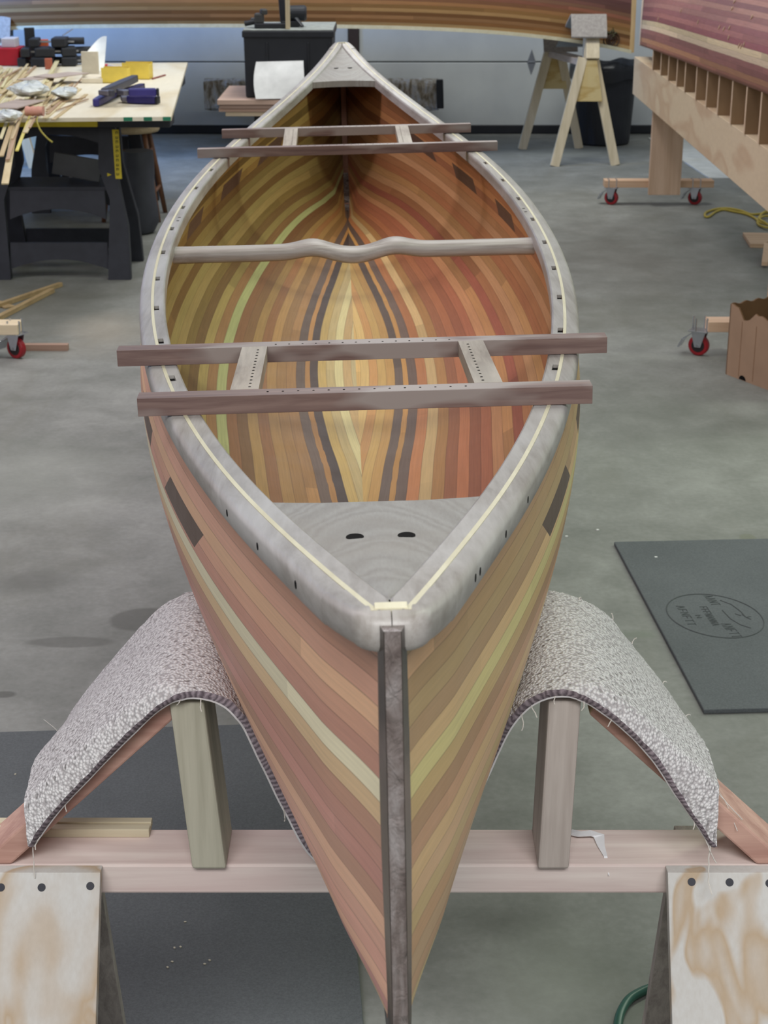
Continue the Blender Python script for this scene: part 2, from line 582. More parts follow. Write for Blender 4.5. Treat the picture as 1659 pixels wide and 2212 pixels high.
def foot(s):
    """half girth of the lens-shaped middle of the bottom, monotone-smooth through the measured stations"""
    n = len(WS)
    for i in range(n - 1):
        (a, fa), (b, fb) = WS[i], WS[i + 1]
        if a <= s <= b:
            if fa == 0 and fb == 0: return 0.0
            h = b - a; d = (fb - fa) / h

            def slope(k):
                if k <= 0 or k >= n - 1: return 0.0
                d0 = (WS[k][1] - WS[k - 1][1]) / (WS[k][0] - WS[k - 1][0]); d1 = (WS[k + 1][1] - WS[k][1]) / (WS[k + 1][0] - WS[k][0])
                if d0 == 0: return d1
                if d1 == 0: return d0
                return 0.0 if d0 * d1 < 0 else 2 * d0 * d1 / (d0 + d1)
            m0, m1 = slope(i), slope(i + 1)
            q = (s - a) / h
            return max(0.0, fa * (1 + 2 * q) * (1 - q) ** 2 + m0 * h * q * (1 - q) ** 2 + fb * q * q * (3 - 2 * q) + m1 * h * q * q * (q - 1))
    return 0.0


NU, NV = 190, 100


def build_hull(parent, mats, name='hull', scale_u=(-1, 1)):
    """outer and inner skins; slots: ext left, ext right, int left, int right"""
    verts, faces, fm = [], [], []
    strip, along, girthl = [], [], []
    us = [scale_u[0] + (scale_u[1] - scale_u[0]) * i / NU for i in range(NU + 1)]
    # denser rings towards the ends
    us = [math.copysign(1 - (1 - abs(q)) ** 1.25, q) if abs(q) > 0 else 0.0 for q in us]
    rows = [[hull_pt(u, j / NV) for j in range(NV + 1)] for u in us]
    nor = [[None] * (NV + 1) for _ in us]
    for i in range(NU + 1):
        for j in range(NV + 1):
            du = rows[min(i + 1, NU)][j] - rows[max(i - 1, 0)][j]
            dv = rows[i][min(j + 1, NV)] - rows[i][max(j - 1, 0)]
            n = du.cross(dv)
            if n.length < 1e-9: n = Vector((0, 0, -1))
            n.normalize()
            if n.x < 0 and abs(n.x) > 1e-6: n = -n
            elif abs(n.x) <= 1e-6 and n.z > 0: n = -n
            nor[i][j] = n
    for side in (-1, 1):
        for skin in (0, 1):
            base = len(verts)
            for i in range(NU + 1):
                g = 0.0; gl = [0.0] * (NV + 1)
                for j in range(NV - 1, -1, -1):
                    gl[j] = gl[j + 1] + (rows[i][j + 1] - rows[i][j]).length
                G = gl[0]
                for j in range(NV + 1):
                    fade = min(1.0, max(0.0, (abs(us[i]) - .93) / .07)) ** 1.6
                    p = rows[i][j] + nor[i][j] * (0.0035 * (1 - .9 * fade) if skin == 0 else -0.0035)
                    p.x *= 1 - .27 * fade
                    if skin == 0: x = max(p.x, 0.004 if j else 0.0)
                    else: x = max(p.x, 0.0)
                    if j == 0: x = 0.0
                    verts.append((side * x, p.y, p.z))
                    s = p.y; W = foot(s); gg = gl[j]; gk = G - gg
                    go = (G - W) if -1.4 < s < 1.95 else min(G, .70)
                    d = (W - gk) / .0195
                    if d <= 0 or W <= 0.0:
                        st = 24.5 * gg / go
                        if W <= 0: st = min(st, 24.4)
                    elif d < .5: st = 24.5 + d
                    elif d < 1.0: st = 25 + (d - .5) * 2
                    else: st = min(26 + (d - 1), 31.6)
                    if skin == 0: st = gg / .020 + .2
                    strip.append(st); along.append(s); girthl.append(gg)
            for i in range(NU):
                for j in range(NV):
                    a = base + i * (NV + 1) + j; b = a + NV + 1
                    q = (a, b, b + 1, a + 1)
                    if (side > 0) == (skin == 0): q = q[::-1]
                    faces.append(q); fm.append((0 if side < 0 else 1) + (0 if skin == 0 else 2))
    me = bpy.data.meshes.new(name)
    me.from_pydata(verts, [], faces)
    for m in mats: me.materials.append(m)
    me.polygons.foreach_set('material_index', fm)
    me.polygons.foreach_set('use_smooth', [True] * len(faces))
    for nm, data in (('strip', strip), ('along', along), ('girth', girthl)):
        a = me.attributes.new(nm, 'FLOAT', 'POINT'); a.data.foreach_set('value', data)
    me.update()
    o = bpy.data.objects.new(name, me); COL.objects.link(o)
    if parent: o.parent = parent
    return o


# strip colours, sheer (0) to keel (31): 24 and 26 are the dark walnut pair, 27..31 the pale lens in the middle
IL = [(150, 112, 66), (160, 126, 74), (170, 140, 84), (132, 104, 62), (176, 148, 88), (158, 124, 72), (124, 96, 58), (160, 136, 84), (178, 156, 98), (146, 118, 70),
      (166, 144, 92), (176, 152, 96), (152, 122, 74), (130, 102, 62), (178, 152, 94), (160, 126, 76), (186, 186, 126), (150, 112, 66), (146, 110, 66), (184, 148, 86),
      (172, 124, 72), (188, 146, 84), (168, 122, 72), (184, 140, 80), (122, 102, 86), (196, 148, 80), (92, 74, 66), (222, 186, 112), (228, 202, 140), (236, 220, 160), (226, 194, 128), (236, 216, 158)]
IR = [(164, 108, 78), (176, 118, 84), (156, 100, 74), (172, 114, 80), (184, 126, 88), (158, 104, 76), (174, 118, 84), (188, 138, 96), (194, 150, 108), (164, 108, 78),
      (178, 118, 82), (188, 134, 94), (194, 146, 104), (172, 112, 80), (162, 102, 74), (186, 128, 88), (196, 146, 98), (172, 108, 76), (164, 102, 72), (182, 118, 78),
      (170, 108, 74), (190, 132, 84), (208, 174, 122), (182, 122, 76), (118, 96, 84), (200, 146, 84), (106, 86, 78), (206, 156, 92), (214, 168, 102), (206, 156, 92), (220, 182, 118), (214, 170, 106)]
EL = [(138, 92, 70), (150, 102, 76), (156, 106, 80), (176, 130, 94), (182, 136, 96), (158, 108, 82), (150, 102, 78), (184, 166, 126), (164, 132, 90), (160, 112, 84), (154, 106, 82), (166, 116, 90),
      (160, 112, 86), (172, 128, 94), (158, 110, 88), (166, 118, 92), (170, 122, 94), (160, 114, 92), (178, 138, 102), (158, 114, 92), (164, 120, 96), (152, 116, 98), (170, 126, 100), (160, 116, 94),
      (192, 164, 130), (164, 120, 98), (158, 114, 92), (168, 124, 100), (160, 118, 98), (166, 122, 98), (158, 116, 96), (164, 120, 98)]
ER = [(138, 106, 74), (148, 114, 78), (154, 120, 82), (146, 112, 76), (152, 118, 82), (144, 110, 78), (158, 124, 86), (180, 160, 104), (154, 122, 80), (150, 112, 78), (144, 108, 76), (156, 120, 84),
      (150, 116, 84), (164, 130, 90), (152, 114, 80), (146, 112, 84), (158, 124, 88), (166, 136, 96), (150, 114, 84), (156, 122, 88), (172, 148, 104), (150, 118, 92), (160, 124, 90), (154, 118, 86),
      (176, 150, 104), (162, 128, 92), (154, 118, 86), (160, 126, 92), (152, 118, 88), (164, 130, 94), (156, 122, 90), (150, 116, 86)]
IL = [gain(c, (.82, .80, .78)) for c in IL]; IR = [gain(c, (1.0, 1.03, .95)) for c in IR]  # red and olive tints of the side light are put into these palettes
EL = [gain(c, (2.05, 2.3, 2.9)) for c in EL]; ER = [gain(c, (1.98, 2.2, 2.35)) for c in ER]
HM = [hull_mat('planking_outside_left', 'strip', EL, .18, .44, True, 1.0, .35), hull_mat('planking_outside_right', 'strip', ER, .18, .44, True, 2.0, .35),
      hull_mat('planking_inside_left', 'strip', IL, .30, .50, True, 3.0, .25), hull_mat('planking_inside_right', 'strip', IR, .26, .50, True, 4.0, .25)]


def walnut_sanded(name, c1, c2, axis='Y', c3=None, rough=.5, blotch=.5):
    return wood(name, c1, c2, axis, rough, .4, 1.6, blotch, c3, .12, 30)


M['gunwale'] = walnut_sanded('gunwale_walnut', (136, 129, 122), (166, 161, 156), 'Y', (188, 186, 184), .40, .5)
M['inlay'] = wood('inlay_ash', (196, 188, 160), (212, 206, 180), 'Y', .5)
M['stem'] = None


def stem_mat():
    k = NT('stem_resin', 0.18, 0.7)
    v = k.coord((3, 3, 1))
    n = k.noise(v, 14, 5, .6, .6)
    col = k.ramp(n, [(.3, lin((58, 44, 40))), (.5, lin((112, 102, 98))), (.72, lin((150, 144, 142)))])
    k.color(col)
    n2 = k.noise(k.coord((1, 1, .6)), 85, 3, .55, .8)
    k.bump(n2, .7, .006)
    k.l(k.ramp(n, [(.35, (.10,) * 3 + (1,)), (.65, (.34,) * 3 + (1,))]), k.b.inputs['Roughness'])
    return k.m


M['stem'] = stem_mat()
M['stem_side'] = plain('stem_edge', (58, 46, 40), .25, .6, 0, .25, 40)


def deck_mat():
    k = NT('deck_walnut', 0.5, 0.35)
    # growth rings arching across the board
    tc = k.coord((1, 1, 1))
    sp = k.n('ShaderNodeSeparateXYZ'); k.l(tc, sp.inputs[0])
    n = k.noise(tc, 9, 3)
    x2 = k.math('POWER', k.math('ABSOLUTE', sp.outputs[0]), 1.6)
    q = k.math('ADD', k.math('MULTIPLY', k.math('ABSOLUTE', sp.outputs[1]), 1.0), k.math('MULTIPLY', x2, -9.0))
    q = k.math('ADD', q, k.math('MULTIPLY', n, .13))
    w = k.math('SINE', k.math('ADD', k.math('MULTIPLY', q, 130.0), k.math('MULTIPLY', k.math('SINE', k.math('MULTIPLY', q, 47.0)), 2.0)))
    w = k.math('ADD', k.math('MULTIPLY', w, .15), .5)
    f = k.noise(k.coord((6, 1, 1)), 60, 4)
    w = k.math('ADD', k.math('MULTIPLY', w, .6), k.math('MULTIPLY', f, .4))
    col = k.ramp(w, [(.25, lin((124, 119, 113))), (.6, lin((146, 143, 138))), (.85, lin((160, 158, 154)))])
    b = k.noise(tc, 6, 3)
    col = k.mix(k.math('MULTIPLY', k.ramp(b, [(.45, (0, 0, 0, 1)), (.65, (1, 1, 1, 1))]), .35), col, lin((140, 132, 122)))
    k.color(col)
    return k.m


M['deck'] = deck_mat()

R = (Matrix.Rotation(YAW, 4, 'Z') @ Matrix.Rotation(-HEEL, 4, 'Y'))
CK = C0 + (R @ Vector((0, 0, -DEP)))
CANOE_ROT = (0, -HEEL, YAW)
canoe = thing('canoe', CK, 'cedar strip canoe with sanded walnut gunwales, right way up on the carpeted cradle in front', 'canoe', rot=CANOE_ROT)
build_hull(canoe, HM)

SLOTS = [.7153 - k * .25714 for k in range(9)]
SLOT_L, SLOT_D = .036, .0085


def gun_stations():
    ss = [-2.5 + 5.0 * i / 130 for i in range(131)]
    for c in SLOTS:
        for d in (-SLOT_L / 2 - .0004, -SLOT_L / 2, SLOT_L / 2, SLOT_L / 2 + .0004): ss.append(c + d)
    return sorted(ss)


def plan(s, off, side):
    """point at plan offset outward from the sheer line"""
    e = 1e-3
    b = half_beam(s); db = (half_beam(min(s + e, 2.5)) - half_beam(max(s - e, -2.5))) / (min(s + e, 2.5) - max(s - e, -2.5))
    n = Vector((1, -db)); n.normalize()
    x = b + n.x * off; y = s + n.y * off
    return x, y


def sweep(side, prof, stations, xmin=.0006):
    """prof(s) -> list of (offset, height above sheer)"""
    rows = []
    for s in stations:
        row = []
        for off, h in prof(s):
            x, y = plan(s, off, side)
            row.append(Vector((side * max(x, xmin), y, sheer(s) + h)))
        row.append(row[0].copy())
        rows.append(row)
    m = MB(); m.grid(rows)
    n = len(rows[0]) - 1
    m.poly(rows[0][:n], [tuple(range(n))]); m.poly(rows[-1][:n], [tuple(range(n))])
    return m


GST = gun_stations()
for side in (-1, 1):
    st_plain = [-2.5 + 5.0 * i / 130 for i in range(131)]

    def out_prof(s):
        a = max(0.0, (abs(s) - 2.42) / .08)
        o = .0225 - .004 * a
        return [(.0024, -.024), (.0024, .002), (o - .007, .002), (o - .003, .0005), (o, -.004), (o, -.019), (o - .003, -.024)]
    g = sweep(side, out_prof, [s_ for s_ in st_plain if abs(s_) < 2.44]).build('outwale', M['gunwale'], canoe, local=True, smooth=False, bevel=.0)
    for p in g.data.polygons: p.use_smooth = True
    g.data.set_sharp_from_angle(angle=math.radians(38)) if hasattr(g.data, 'set_sharp_from_angle') else None

    def inl_prof(s): return [(-.0024, -.004), (-.0024, .0026), (.0024, .0026), (.0024, -.004)]
    sweep(side, inl_prof, st_plain).build('inlay_strip', M['inlay'], canoe, local=True, smooth=False)

    def inw_prof(s):
        slot = any(abs(s - c) <= SLOT_L / 2 + 1e-6 for c in SLOTS)
        o = -.0024 - (SLOT_D if slot else 0.0)
        return [(o, -.024), (o, .002), (-.018, .002), (-.0205, .000), (-.0215, -.003), (-.0215, -.024)]
    g = sweep(side, inw_prof, GST).build('inwale', M['gunwale'], canoe, local=True, smooth=False)
    for c in SLOTS:
        xi, yi = plan(c, -.0024 - SLOT_D / 2, side)
        e_ = 1e-3; db = (half_beam(c + e_) - half_beam(c - e_)) / (2 * e_)
        MB().box((side * xi, yi, sheer(c) - .0135), (SLOT_D - .0006, SLOT_L - .001, .020), -side * math.atan(db)).build('scupper_shade', M['hole_shade'], canoe, local=True)  # near-black filler, the slot's shade put into its colour
    # bungs over the screws on the side of the outwale
    for s in ((-2.02, -2.17, -2.33) if side < 0 else (-2.0, -2.15, -2.30, -2.325)):
        x, y = plan(s, .0225, side); x2, y2 = plan(s, .0232, side)
        m = MB(); z = sheer(s) - .010
        d = Vector((side * (x2 - x), y2 - y, 0)).normalized()
        p = Vector((side * x, y, z)); m.cyl(p - d * .002, p + d * .0004, .0036, 12)
        m.build('screw_hole_shade', M['hole_shade'], canoe, local=True)
    for s in (.035, .075):
        x, y = plan(s, -.0115, side); z = sheer(s) + .002
        MB().cyl((side * x, y, z - .004), (side * x, y, z + .0004), .0034, 12).build('bolt_hole_shade', M['hole_shade'], canoe, local=True)

# nose blocks, plugs, stems, decks (both ends)
M['deck_edge'] = wood('deck_edge', (150, 128, 104), (182, 150, 114), 'X')
for e in (-1, 1):
    zs = sheer(2.5)
    # nose: the two outwales run together and round off against the stem
    for side in (-1, 1):
        outer = [plan(2.4231 + (2.484 - 2.4231) * i / 8, .0223 - .0042 * (i / 8) ** 1.5, 1) for i in range(9)] + [(.0302, 2.4955), (.0276, 2.5035), (.0236, 2.5095), (.0180, 2.5140), (.0112, 2.5165), (.0004, 2.517)]
        inner = [plan(2.4231 + (2.486 - 2.4231) * i / 8, .0024, 1) for i in range(9)] + [(.0158, 2.489), (.0150, 2.494), (.0145, 2.499), (.0120, 2.500), (.0080, 2.500), (.0004, 2.500)]
        nn = len(outer); rows = []
        for i in range(nn):
            a_, b_ = outer[max(i - 1, 0)], outer[min(i + 1, nn - 1)]
            d = Vector((b_[0] - a_[0], b_[1] - a_[1])).normalized(); n_ = Vector((d.y, -d.x))
            if i == nn - 1: n_ = Vector((0, 1))
            sh_ = sheer(min(outer[i][1], 2.5))
            P = [Vector((inner[i][0], inner[i][1], sh_ - .024))]
            for ins, h in ((.003, -.024), (0, -.019), (0, -.004), (.003, .0005), (.007, .002)):
                P.append(Vector((max(outer[i][0] - n_.x * ins, .0004), outer[i][1] - n_.y * ins, sh_ + h)))
            P.append(Vector((inner[i][0], inner[i][1], sh_ + .002))); P.append(P[0].copy())
            rows.append([Vector((side * p.x, e * p.y, p.z)) for p in P])
        m = MB(); m.grid(rows)
        g = m.build('nose_piece', M['gunwale'], canoe, local=True, smooth=True)
        if hasattr(g.data, 'set_sharp_from_angle'): g.data.set_sharp_from_angle(angle=math.radians(40))
    m = MB().box((0, e * 2.4935, zs - .001), (.0235, .0105, .0085)); m.build('inlay_plug', M['inlay'], canoe, local=True, bevel=.0006)
    # outer stem: a five-sided strip swept down the stem line
    rows = []
    NVV = 46
    pts = []
    for i in range(NVV + 1):
        v = 1 - i / NVV
        p = hull_pt(e * 1.0, max(v, .0)); pts.append(Vector((0, p.y, p.z)))
    pts[0].z -= .003
    for i, p in enumerate(pts):
        d = (pts[min(i + 1, NVV)] - pts[max(i - 1, 0)]).normalized()
        out = Vector((0, d.z, -d.y)) * (1 if (e * d.z) > 0 else -1)
        if out.y * e < -0.2: out = -out
        t = i / NVV
        wv = .0100 + .0012 * math.sin(t * 9)
        pr = [(-wv, -.012), (-wv, .012), (-.0060, .0265), (.0060, .0265), (wv, .012), (wv, -.012)]
        row = [Vector((a, 0, 0)) + p + out * b for a, b in pr]; row.append(row[0].copy()); rows.append(row)
    m = MB(); m.grid(rows); m.poly(rows[0][:6], [tuple(range(6))]); m.poly(rows[-1][:6], [tuple(range(6))])
    so_ = m.build('outer_stem', [M['stem'], M['stem_side']], canoe, local=True, bevel=.0012)
    for p_ in so_.data.polygons:
        if abs(p_.normal.x) > .35: p_.material_index = 1
    # inner stem
    pin = []
    for i in range(30):
        vq = .93 - i / 29 * .86
        p = hull_pt(e * 1.0, vq); kq = min(1.0, vq / .3); pin.append(Vector((0, p.y - e * .035 * kq, p.z + .014 * (1 - kq))))
    rows = []
    for p in pin:
        row = [p + Vector((-.009, e * .03, 0)), p + Vector((-.009, 0, 0)), p + Vector((.009, 0, 0)), p + Vector((.009, e * .03, 0))]; row.append(row[0].copy()); rows.append(row)
    m = MB(); m.grid(rows); m.poly(rows[0][:4], [(0, 1, 2, 3)]); m.poly(rows[-1][:4], [(0, 1, 2, 3)])
    m.build('inner_stem', wood('inner_stem_wood', (120, 86, 70), (150, 110, 92), 'Z'), canoe, local=True)
    # deck: triangular plate between the inwales
    N = 26
    top, bot = [], []
    for i in range(N + 1):
        a = 2.025 + (2.455 - 2.025) * i / N
        hw = max(half_beam(a) - .0205 * 1.04, .0015)
        zz = sheer(a) - .0012
        row = []
        for j in range(9):
            q = j / 4 - 1
            bow = (1 - q * q) * .0018
            row.append(Vector((q * hw, e * (a + (0.012 * (1 - q * q) if i == 0 else 0)), zz + bow)))
        top.append(row); bot.append([Vector((p.x, p.y, p.z - .019)) for p in row])
    m = MB(); m.grid(top); m.grid(bot)
    m.grid([[a, b] for a, b in zip(top[0], bot[0])]); m.grid([[r[0], q[0]] for r, q in zip(top, bot)]); m.grid([[r[-1], q[-1]] for r, q in zip(top, bot)])
    dk = m.build('deck', M['deck'], canoe, local=True)
    for hx in (-.023, .023):
        s = 2.20; z = sheer(s) + .0008
        sl = (sheer(2.21) - sheer(2.19)) / .02
        MB().cyl((hx, e * s, z - .004), (hx, e * s, z + .0004), .008, 20).build('drain_hole_shade', M['hole_shade'], dk, local=True)

# carved yoke between the inwales
s0 = -.185
ym = walnut_sanded('yoke_walnut', (132, 120, 110), (178, 170, 162), 'X', (190, 184, 178), .45, .4)
rows = []
NXX = 80
hb = half_beam(s0) - .019
for i in range(NXX + 1):
    x = -hb + 2 * hb * i / NXX
    a = abs(x)
    bump = math.exp(-((a - .085) / .038) ** 2)
    neck = math.exp(-(x / .048) ** 2)
    off = .012 * bump - .012 * neck
    wd = .031 + .012 * bump + .004 * neck + .006 * max(0, a / hb - .9) * 10
    zc = sheer(s0) - .030 + .007 * bump - .006 * neck
    th = .0150
    row = []
    for k in range(16):
        t = 2 * PI * k / 16
        cx = math.copysign(abs(math.cos(t)) ** .6, math.cos(t)); cz = math.copysign(abs(math.sin(t)) ** .75, math.sin(t))
        row.append(Vector((x, s0 + off + cx * wd, zc + cz * th)))
    row.append(row[0].copy()); rows.append(row)
m = MB(); m.grid(rows); m.build('yoke', ym, canoe, local=True, smooth=True)


# loose seat frames laid across the gunwales
def seat_mat(name, axis):
    k = NT(name, .45, .4)
    v = k.coord({'X': (.06, 1, 1), 'Y': (1, .06, 1)}[axis])
    g = k.noise(v, 60, 5, .6, .5)
    col = k.ramp(g, [(.35, lin((98, 76, 72))), (.65, lin((134, 112, 104)))])
    n = k.noise(k.coord((.35, 1, 1)), 9, 3)
    col = k.mix(k.ramp(n, [(.47, (0, 0, 0, 1)), (.53, (1, 1, 1, 1))]), col, lin((150, 138, 132)))
    k.color(col); k.bump(g, .12, .001)
    return k.m


M['seat_rail'] = seat_mat('seat_rail_walnut', 'X')
M['seat_bar'] = wood('seat_bar_walnut', (128, 116, 104), (172, 160, 146), 'Y', .5, .35, 1.4, .5, (186, 178, 166))


def seat_frame(sa, sb, la, lb, label, xa=0.0, xb=0.0):
    """rails at stations sa (near) and sb (far), lengths la / lb"""
    root = thing('canoe_seat_frame', CK + (R @ Vector((0, (sa + sb) / 2, sheer((sa + sb) / 2) + .003))), label, 'seat frame', 'unfinished seat frames on the gunwales', rot=CANOE_ROT)
    z0 = sheer((sa + sb) / 2) + .003; sm = (sa + sb) / 2
    t = .024
    za, zb = sheer(sa) + .0035 - z0, sheer(sb) + .0035 - z0
    for (s, L, z, xo) in ((sa, la, za, xa), (sb, lb, zb, xb)):
        m = MB().box((xo, s - sm, z + t / 2), (L, .027, t))
        m.cur = 1
        nh = 14
        for i in range(nh):
            x = -.125 + .25 * i / (nh - 1)
            ho = .006 if s == sa else .004
            m.cyl((x, s - sm + (.0 if s == sa else -.004), z + t - .002), (x, s - sm + (.0 if s == sa else -.004), z + t + .0004), .0018, 8)
        m.build('rail', [M['seat_rail'], M['hole_shade']], root, local=True, bevel=.003)
    for x in (-.155, .155):
        a = Vector((x, sa - sm + .0135, za + t - .0105)); b = Vector((x, sb - sm - .0135, zb + t - .0105))
        m = MB().beam(a, b, .036, .021)
        m.cur = 1
        xi = x - math.copysign(.006, x)
        for i in range(13):
            p = a.lerp(b, (i + .7) / 14); m.cyl((xi, p.y, p.z + .009), (xi, p.y, p.z + .0109), .0018, 8)
        m.build('crossbar', [M['seat_bar'], M['hole_shade']], root, local=True)
    return root


seat_frame(-1.56, -1.245, .572, .705, 'near wooden seat frame lying loose across the gunwales, its drilled crossbars closest to the viewer', -.002, 0)
seat_frame(.90, 1.20, .796, .702, 'far wooden seat frame lying loose across the gunwales beyond the yoke', .0, 0)

# ------------------------------------------------------------------ carpeted cradle under the near end
M['fir'] = wood('fir', (206, 186, 180), (232, 220, 212), 'X', .65, .25, .8, .35, (222, 192, 188))
M['fir_grey'] = wood('fir_grey', (158, 154, 136), (196, 192, 174), 'Z', .65, .25, .7, .2, (176, 170, 152))
M['fir_pale'] = wood('fir_pale', (176, 164, 156), (208, 198, 190), 'Z', .65, .25, .9, .2)
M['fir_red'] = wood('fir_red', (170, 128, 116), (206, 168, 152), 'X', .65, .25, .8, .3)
M['fir_lit'] = wood('fir_lit_face', (186, 166, 132), (214, 196, 162), 'Y', .65, .25, .8, .2)  # paler wood tone stands in for light on the brace's upper face
M['ply_leg'] = plywood('ply_leg', (206, 205, 202), (186, 164, 138), 'Z', 11.0, .62, .055, (.49, .53))
M['ply_edge'] = wood('ply_edge', (150, 142, 136), (184, 176, 168), 'Z', .7, .2, 3)
M['screw'] = plain('screw_head', (48, 48, 54), .35, .5, .5)

BY0, BY1, BZ0, BZ1 = 1.816, 1.903, .464, .506
cradle = thing('carpeted_cradle', (0, 1.86, 0), 'pale timber cradle stand with two upright posts and plywood legs under the near canoe end', 'stand')
m = MB().box((0, (BY0 + BY1) / 2, (BZ0 + BZ1) / 2), (1.42, BY1 - BY0, BZ1 - BZ0)); m.build('cross_beam', M['fir'], cradle, bevel=.003)


def post(x0b, x1b, x0t, x1t, y0, y1, z0, z1, mat, name='post'):
    m = MB()
    m.hexa([(x0b, y0, z0), (x1b, y0, z0), (x1b, y1, z0), (x0b, y1, z0), (x0t, y0, z1), (x1t, y0, z1), (x1t, y1, z1), (x0t, y1, z1)])
    return m.build(name, mat, cradle, bevel=.003)


post(-.2413, -.1985, -.2600, -.2180, 1.806, 1.897, .5062, .740, M['fir_grey'])
post(.1935, .2325, .1990, .2385, 1.806, 1.897, .5062, .742, M['fir_pale'])
for sd in (-1, 1):
    xb, xt = sd * .497, sd * .262
    m = MB()
    # 45 degree brace from the end of the beam up to the post
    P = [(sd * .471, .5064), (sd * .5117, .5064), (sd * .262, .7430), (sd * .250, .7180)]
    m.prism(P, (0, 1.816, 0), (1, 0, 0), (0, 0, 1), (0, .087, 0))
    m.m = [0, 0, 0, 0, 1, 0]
    m.build('brace', [M['fir_red'], M['fir_lit']], cradle, bevel=.003, fix=True)
    # splayed plywood legs: a front and a rear panel
    xi = sd * .3555; xo = sd * .70
    f0, f1, fz = 1.7985, 1.45, .02
    for (yt, yb, name) in ((1.798, 1.50, 'front_leg_panel'), (1.904, 2.07, 'rear_leg_panel')):
        m = MB(); d = .0175 * (-1 if yt < 1.85 else 1) * -1
        ztop = .506 if yt < 1.85 else .50
        y_in_t, y_in_b = (yt + .0175, yb + .0175) if yt < 1.85 else (yt, yb)
        y_out_t, y_out_b = (yt, yb) if yt < 1.85 else (yt + .0175, yb + .0175)
        xi = sd * (.3555 if yt < 1.85 else .384); xib = xi
        m.hexa([(xib, y_out_b, 0.0), (xo, y_out_b, 0.0), (xo, y_in_b, 0.0), (xib, y_in_b, 0.0), (xi, y_out_t, ztop), (xo, y_out_t, ztop), (xo, y_in_t, ztop), (xi, y_in_t, ztop)])
        p = m.build(name, M['ply_leg'] if yt < 1.85 else M['ply_edge'], cradle, bevel=.001)
        if yt < 1.85:
            sl = (1.50 - 1.798) / -.506
            for px, py in (((2, 1917), (90, 1917), (195, 1914)) if sd < 0 else ((1494, 1905), (1576, 1906), (1662, 1908))):
                # screw heads, on the sloping face
                r = ray(px, py); tt = 1.798 / r.y
                for _ in range(6):
                    q = Vector((0, 0, CAMZ)) + r * tt
                    yy = 1.798 - (.506 - q.z) * (.298 / .506)
                    tt = yy / r.y
                q = Vector((0, 0, CAMZ)) + r * tt
                n = Vector((0, -.506, .298)).normalized(); n = Vector((0, -.8617, .5075))
                MB().cyl(q - n * .004, q + n * .0008, .0056, 16, .0050).build('screw', M['screw'], p)


# the carpet: one strip hung over the left post, under the hull and over the right post
def carpet_mat():
    k = NT('carpet_pile', .95, .1)
    v = k.coord()
    vo = k.n('ShaderNodeTexVoronoi'); vo.inputs['Scale'].default_value = 250.0; k.l(v, vo.inputs['Vector'])
    n = k.noise(v, 120, 3, .7)
    n2 = k.noise(v, 9, 3)
    # pinholes of the loop rows: staggered dashes across the strip
    au = k.n('ShaderNodeAttribute'); au.attribute_name = 'run'
    av = k.n('ShaderNodeAttribute'); av.attribute_name = 'across'
    jit = k.math('MULTIPLY', k.math('SUBTRACT', k.noise(v, 40, 2), .5), .9)
    row = k.math('FLOOR', k.math('MULTIPLY', av.outputs['Fac'], 68.0))
    uu = k.math('FRACT', k.math('ADD', k.math('ADD', k.math('MULTIPLY', au.outputs['Fac'], 52.0), k.math('MULTIPLY', row, .5)), jit))
    vv = k.math('FRACT', k.math('ADD', k.math('MULTIPLY', av.outputs['Fac'], 68.0), k.math('MULTIPLY', jit, .35)))
    du = k.math('MULTIPLY', k.math('ABSOLUTE', k.math('SUBTRACT', uu, .5)), 2.4); dv = k.math('MULTIPLY', k.math('ABSOLUTE', k.math('SUBTRACT', vv, .5)), 2.2)
    hole = k.ramp(k.math('ADD', k.math('MULTIPLY', du, du), k.math('MULTIPLY', dv, dv)), [(.03, (1, 1, 1, 1)), (.16, (0, 0, 0, 1))])
    hole = k.math('MULTIPLY', hole, k.ramp(n2, [(.35, (.25, .25, .25, 1)), (.6, (1, 1, 1, 1))]))
    tuft = k.math('ADD', k.math('MULTIPLY', vo.outputs['Distance'], -.9), k.math('ADD', k.math('MULTIPLY', n, .55), .55))
    col = k.ramp(tuft, [(.15, lin((172, 167, 168))), (.5, lin((220, 217, 217))), (.85, lin((244, 242, 240)))])
    col = k.mix(k.math('MULTIPLY', n2, .2), col, lin((200, 194, 190)))
    col = k.mix(k.math('MULTIPLY', hole, .62), col, lin((120, 112, 110)))
    k.color(col)
    h = k.math('SUBTRACT', tuft, k.math('MULTIPLY', hole, .7))
    k.bump(h, .7, .004)
    return k.m


def fringe_mat():
    k = NT('carpet_cut_edge', .95, .1)
    a = k.n('ShaderNodeAttribute'); a.attribute_name = 'along'
    w = k.math('ADD', k.math('MULTIPLY', a.outputs['Fac'], 150.0), k.math('MULTIPLY', k.noise(k.coord(), 60, 3), 2.2))
    s = k.math('FRACT', w)
    col = k.ramp(s, [(0.0, lin((92, 82, 88))), (.45, lin((158, 146, 152))), (.9, lin((104, 94, 100)))])
    k.color(col)
    k.bump(s, .6, .004)
    return k.m


M['pile'] = carpet_mat(); M['fringe'] = fringe_mat()
M['backing'] = plain('carpet_backing', (210, 206, 206), .8)


def catmull(P, n):
    out = []
    for i in range(len(P) - 1):
        p0, p1, p2, p3 = P[max(i - 1, 0)], P[i], P[i + 1], P[min(i + 2, len(P) - 1)]
        for k in range(n):
            t = k / n
            out.append(tuple(.5 * ((2 * b) + (-a + c) * t + (2 * a - 5 * b + 4 * c - d) * t * t + (-a + 3 * b - 3 * c + d) * t ** 3) for a, b, c, d in zip(p0, p1, p2, p3)))
    out.append(tuple(P[-1]))
    return out


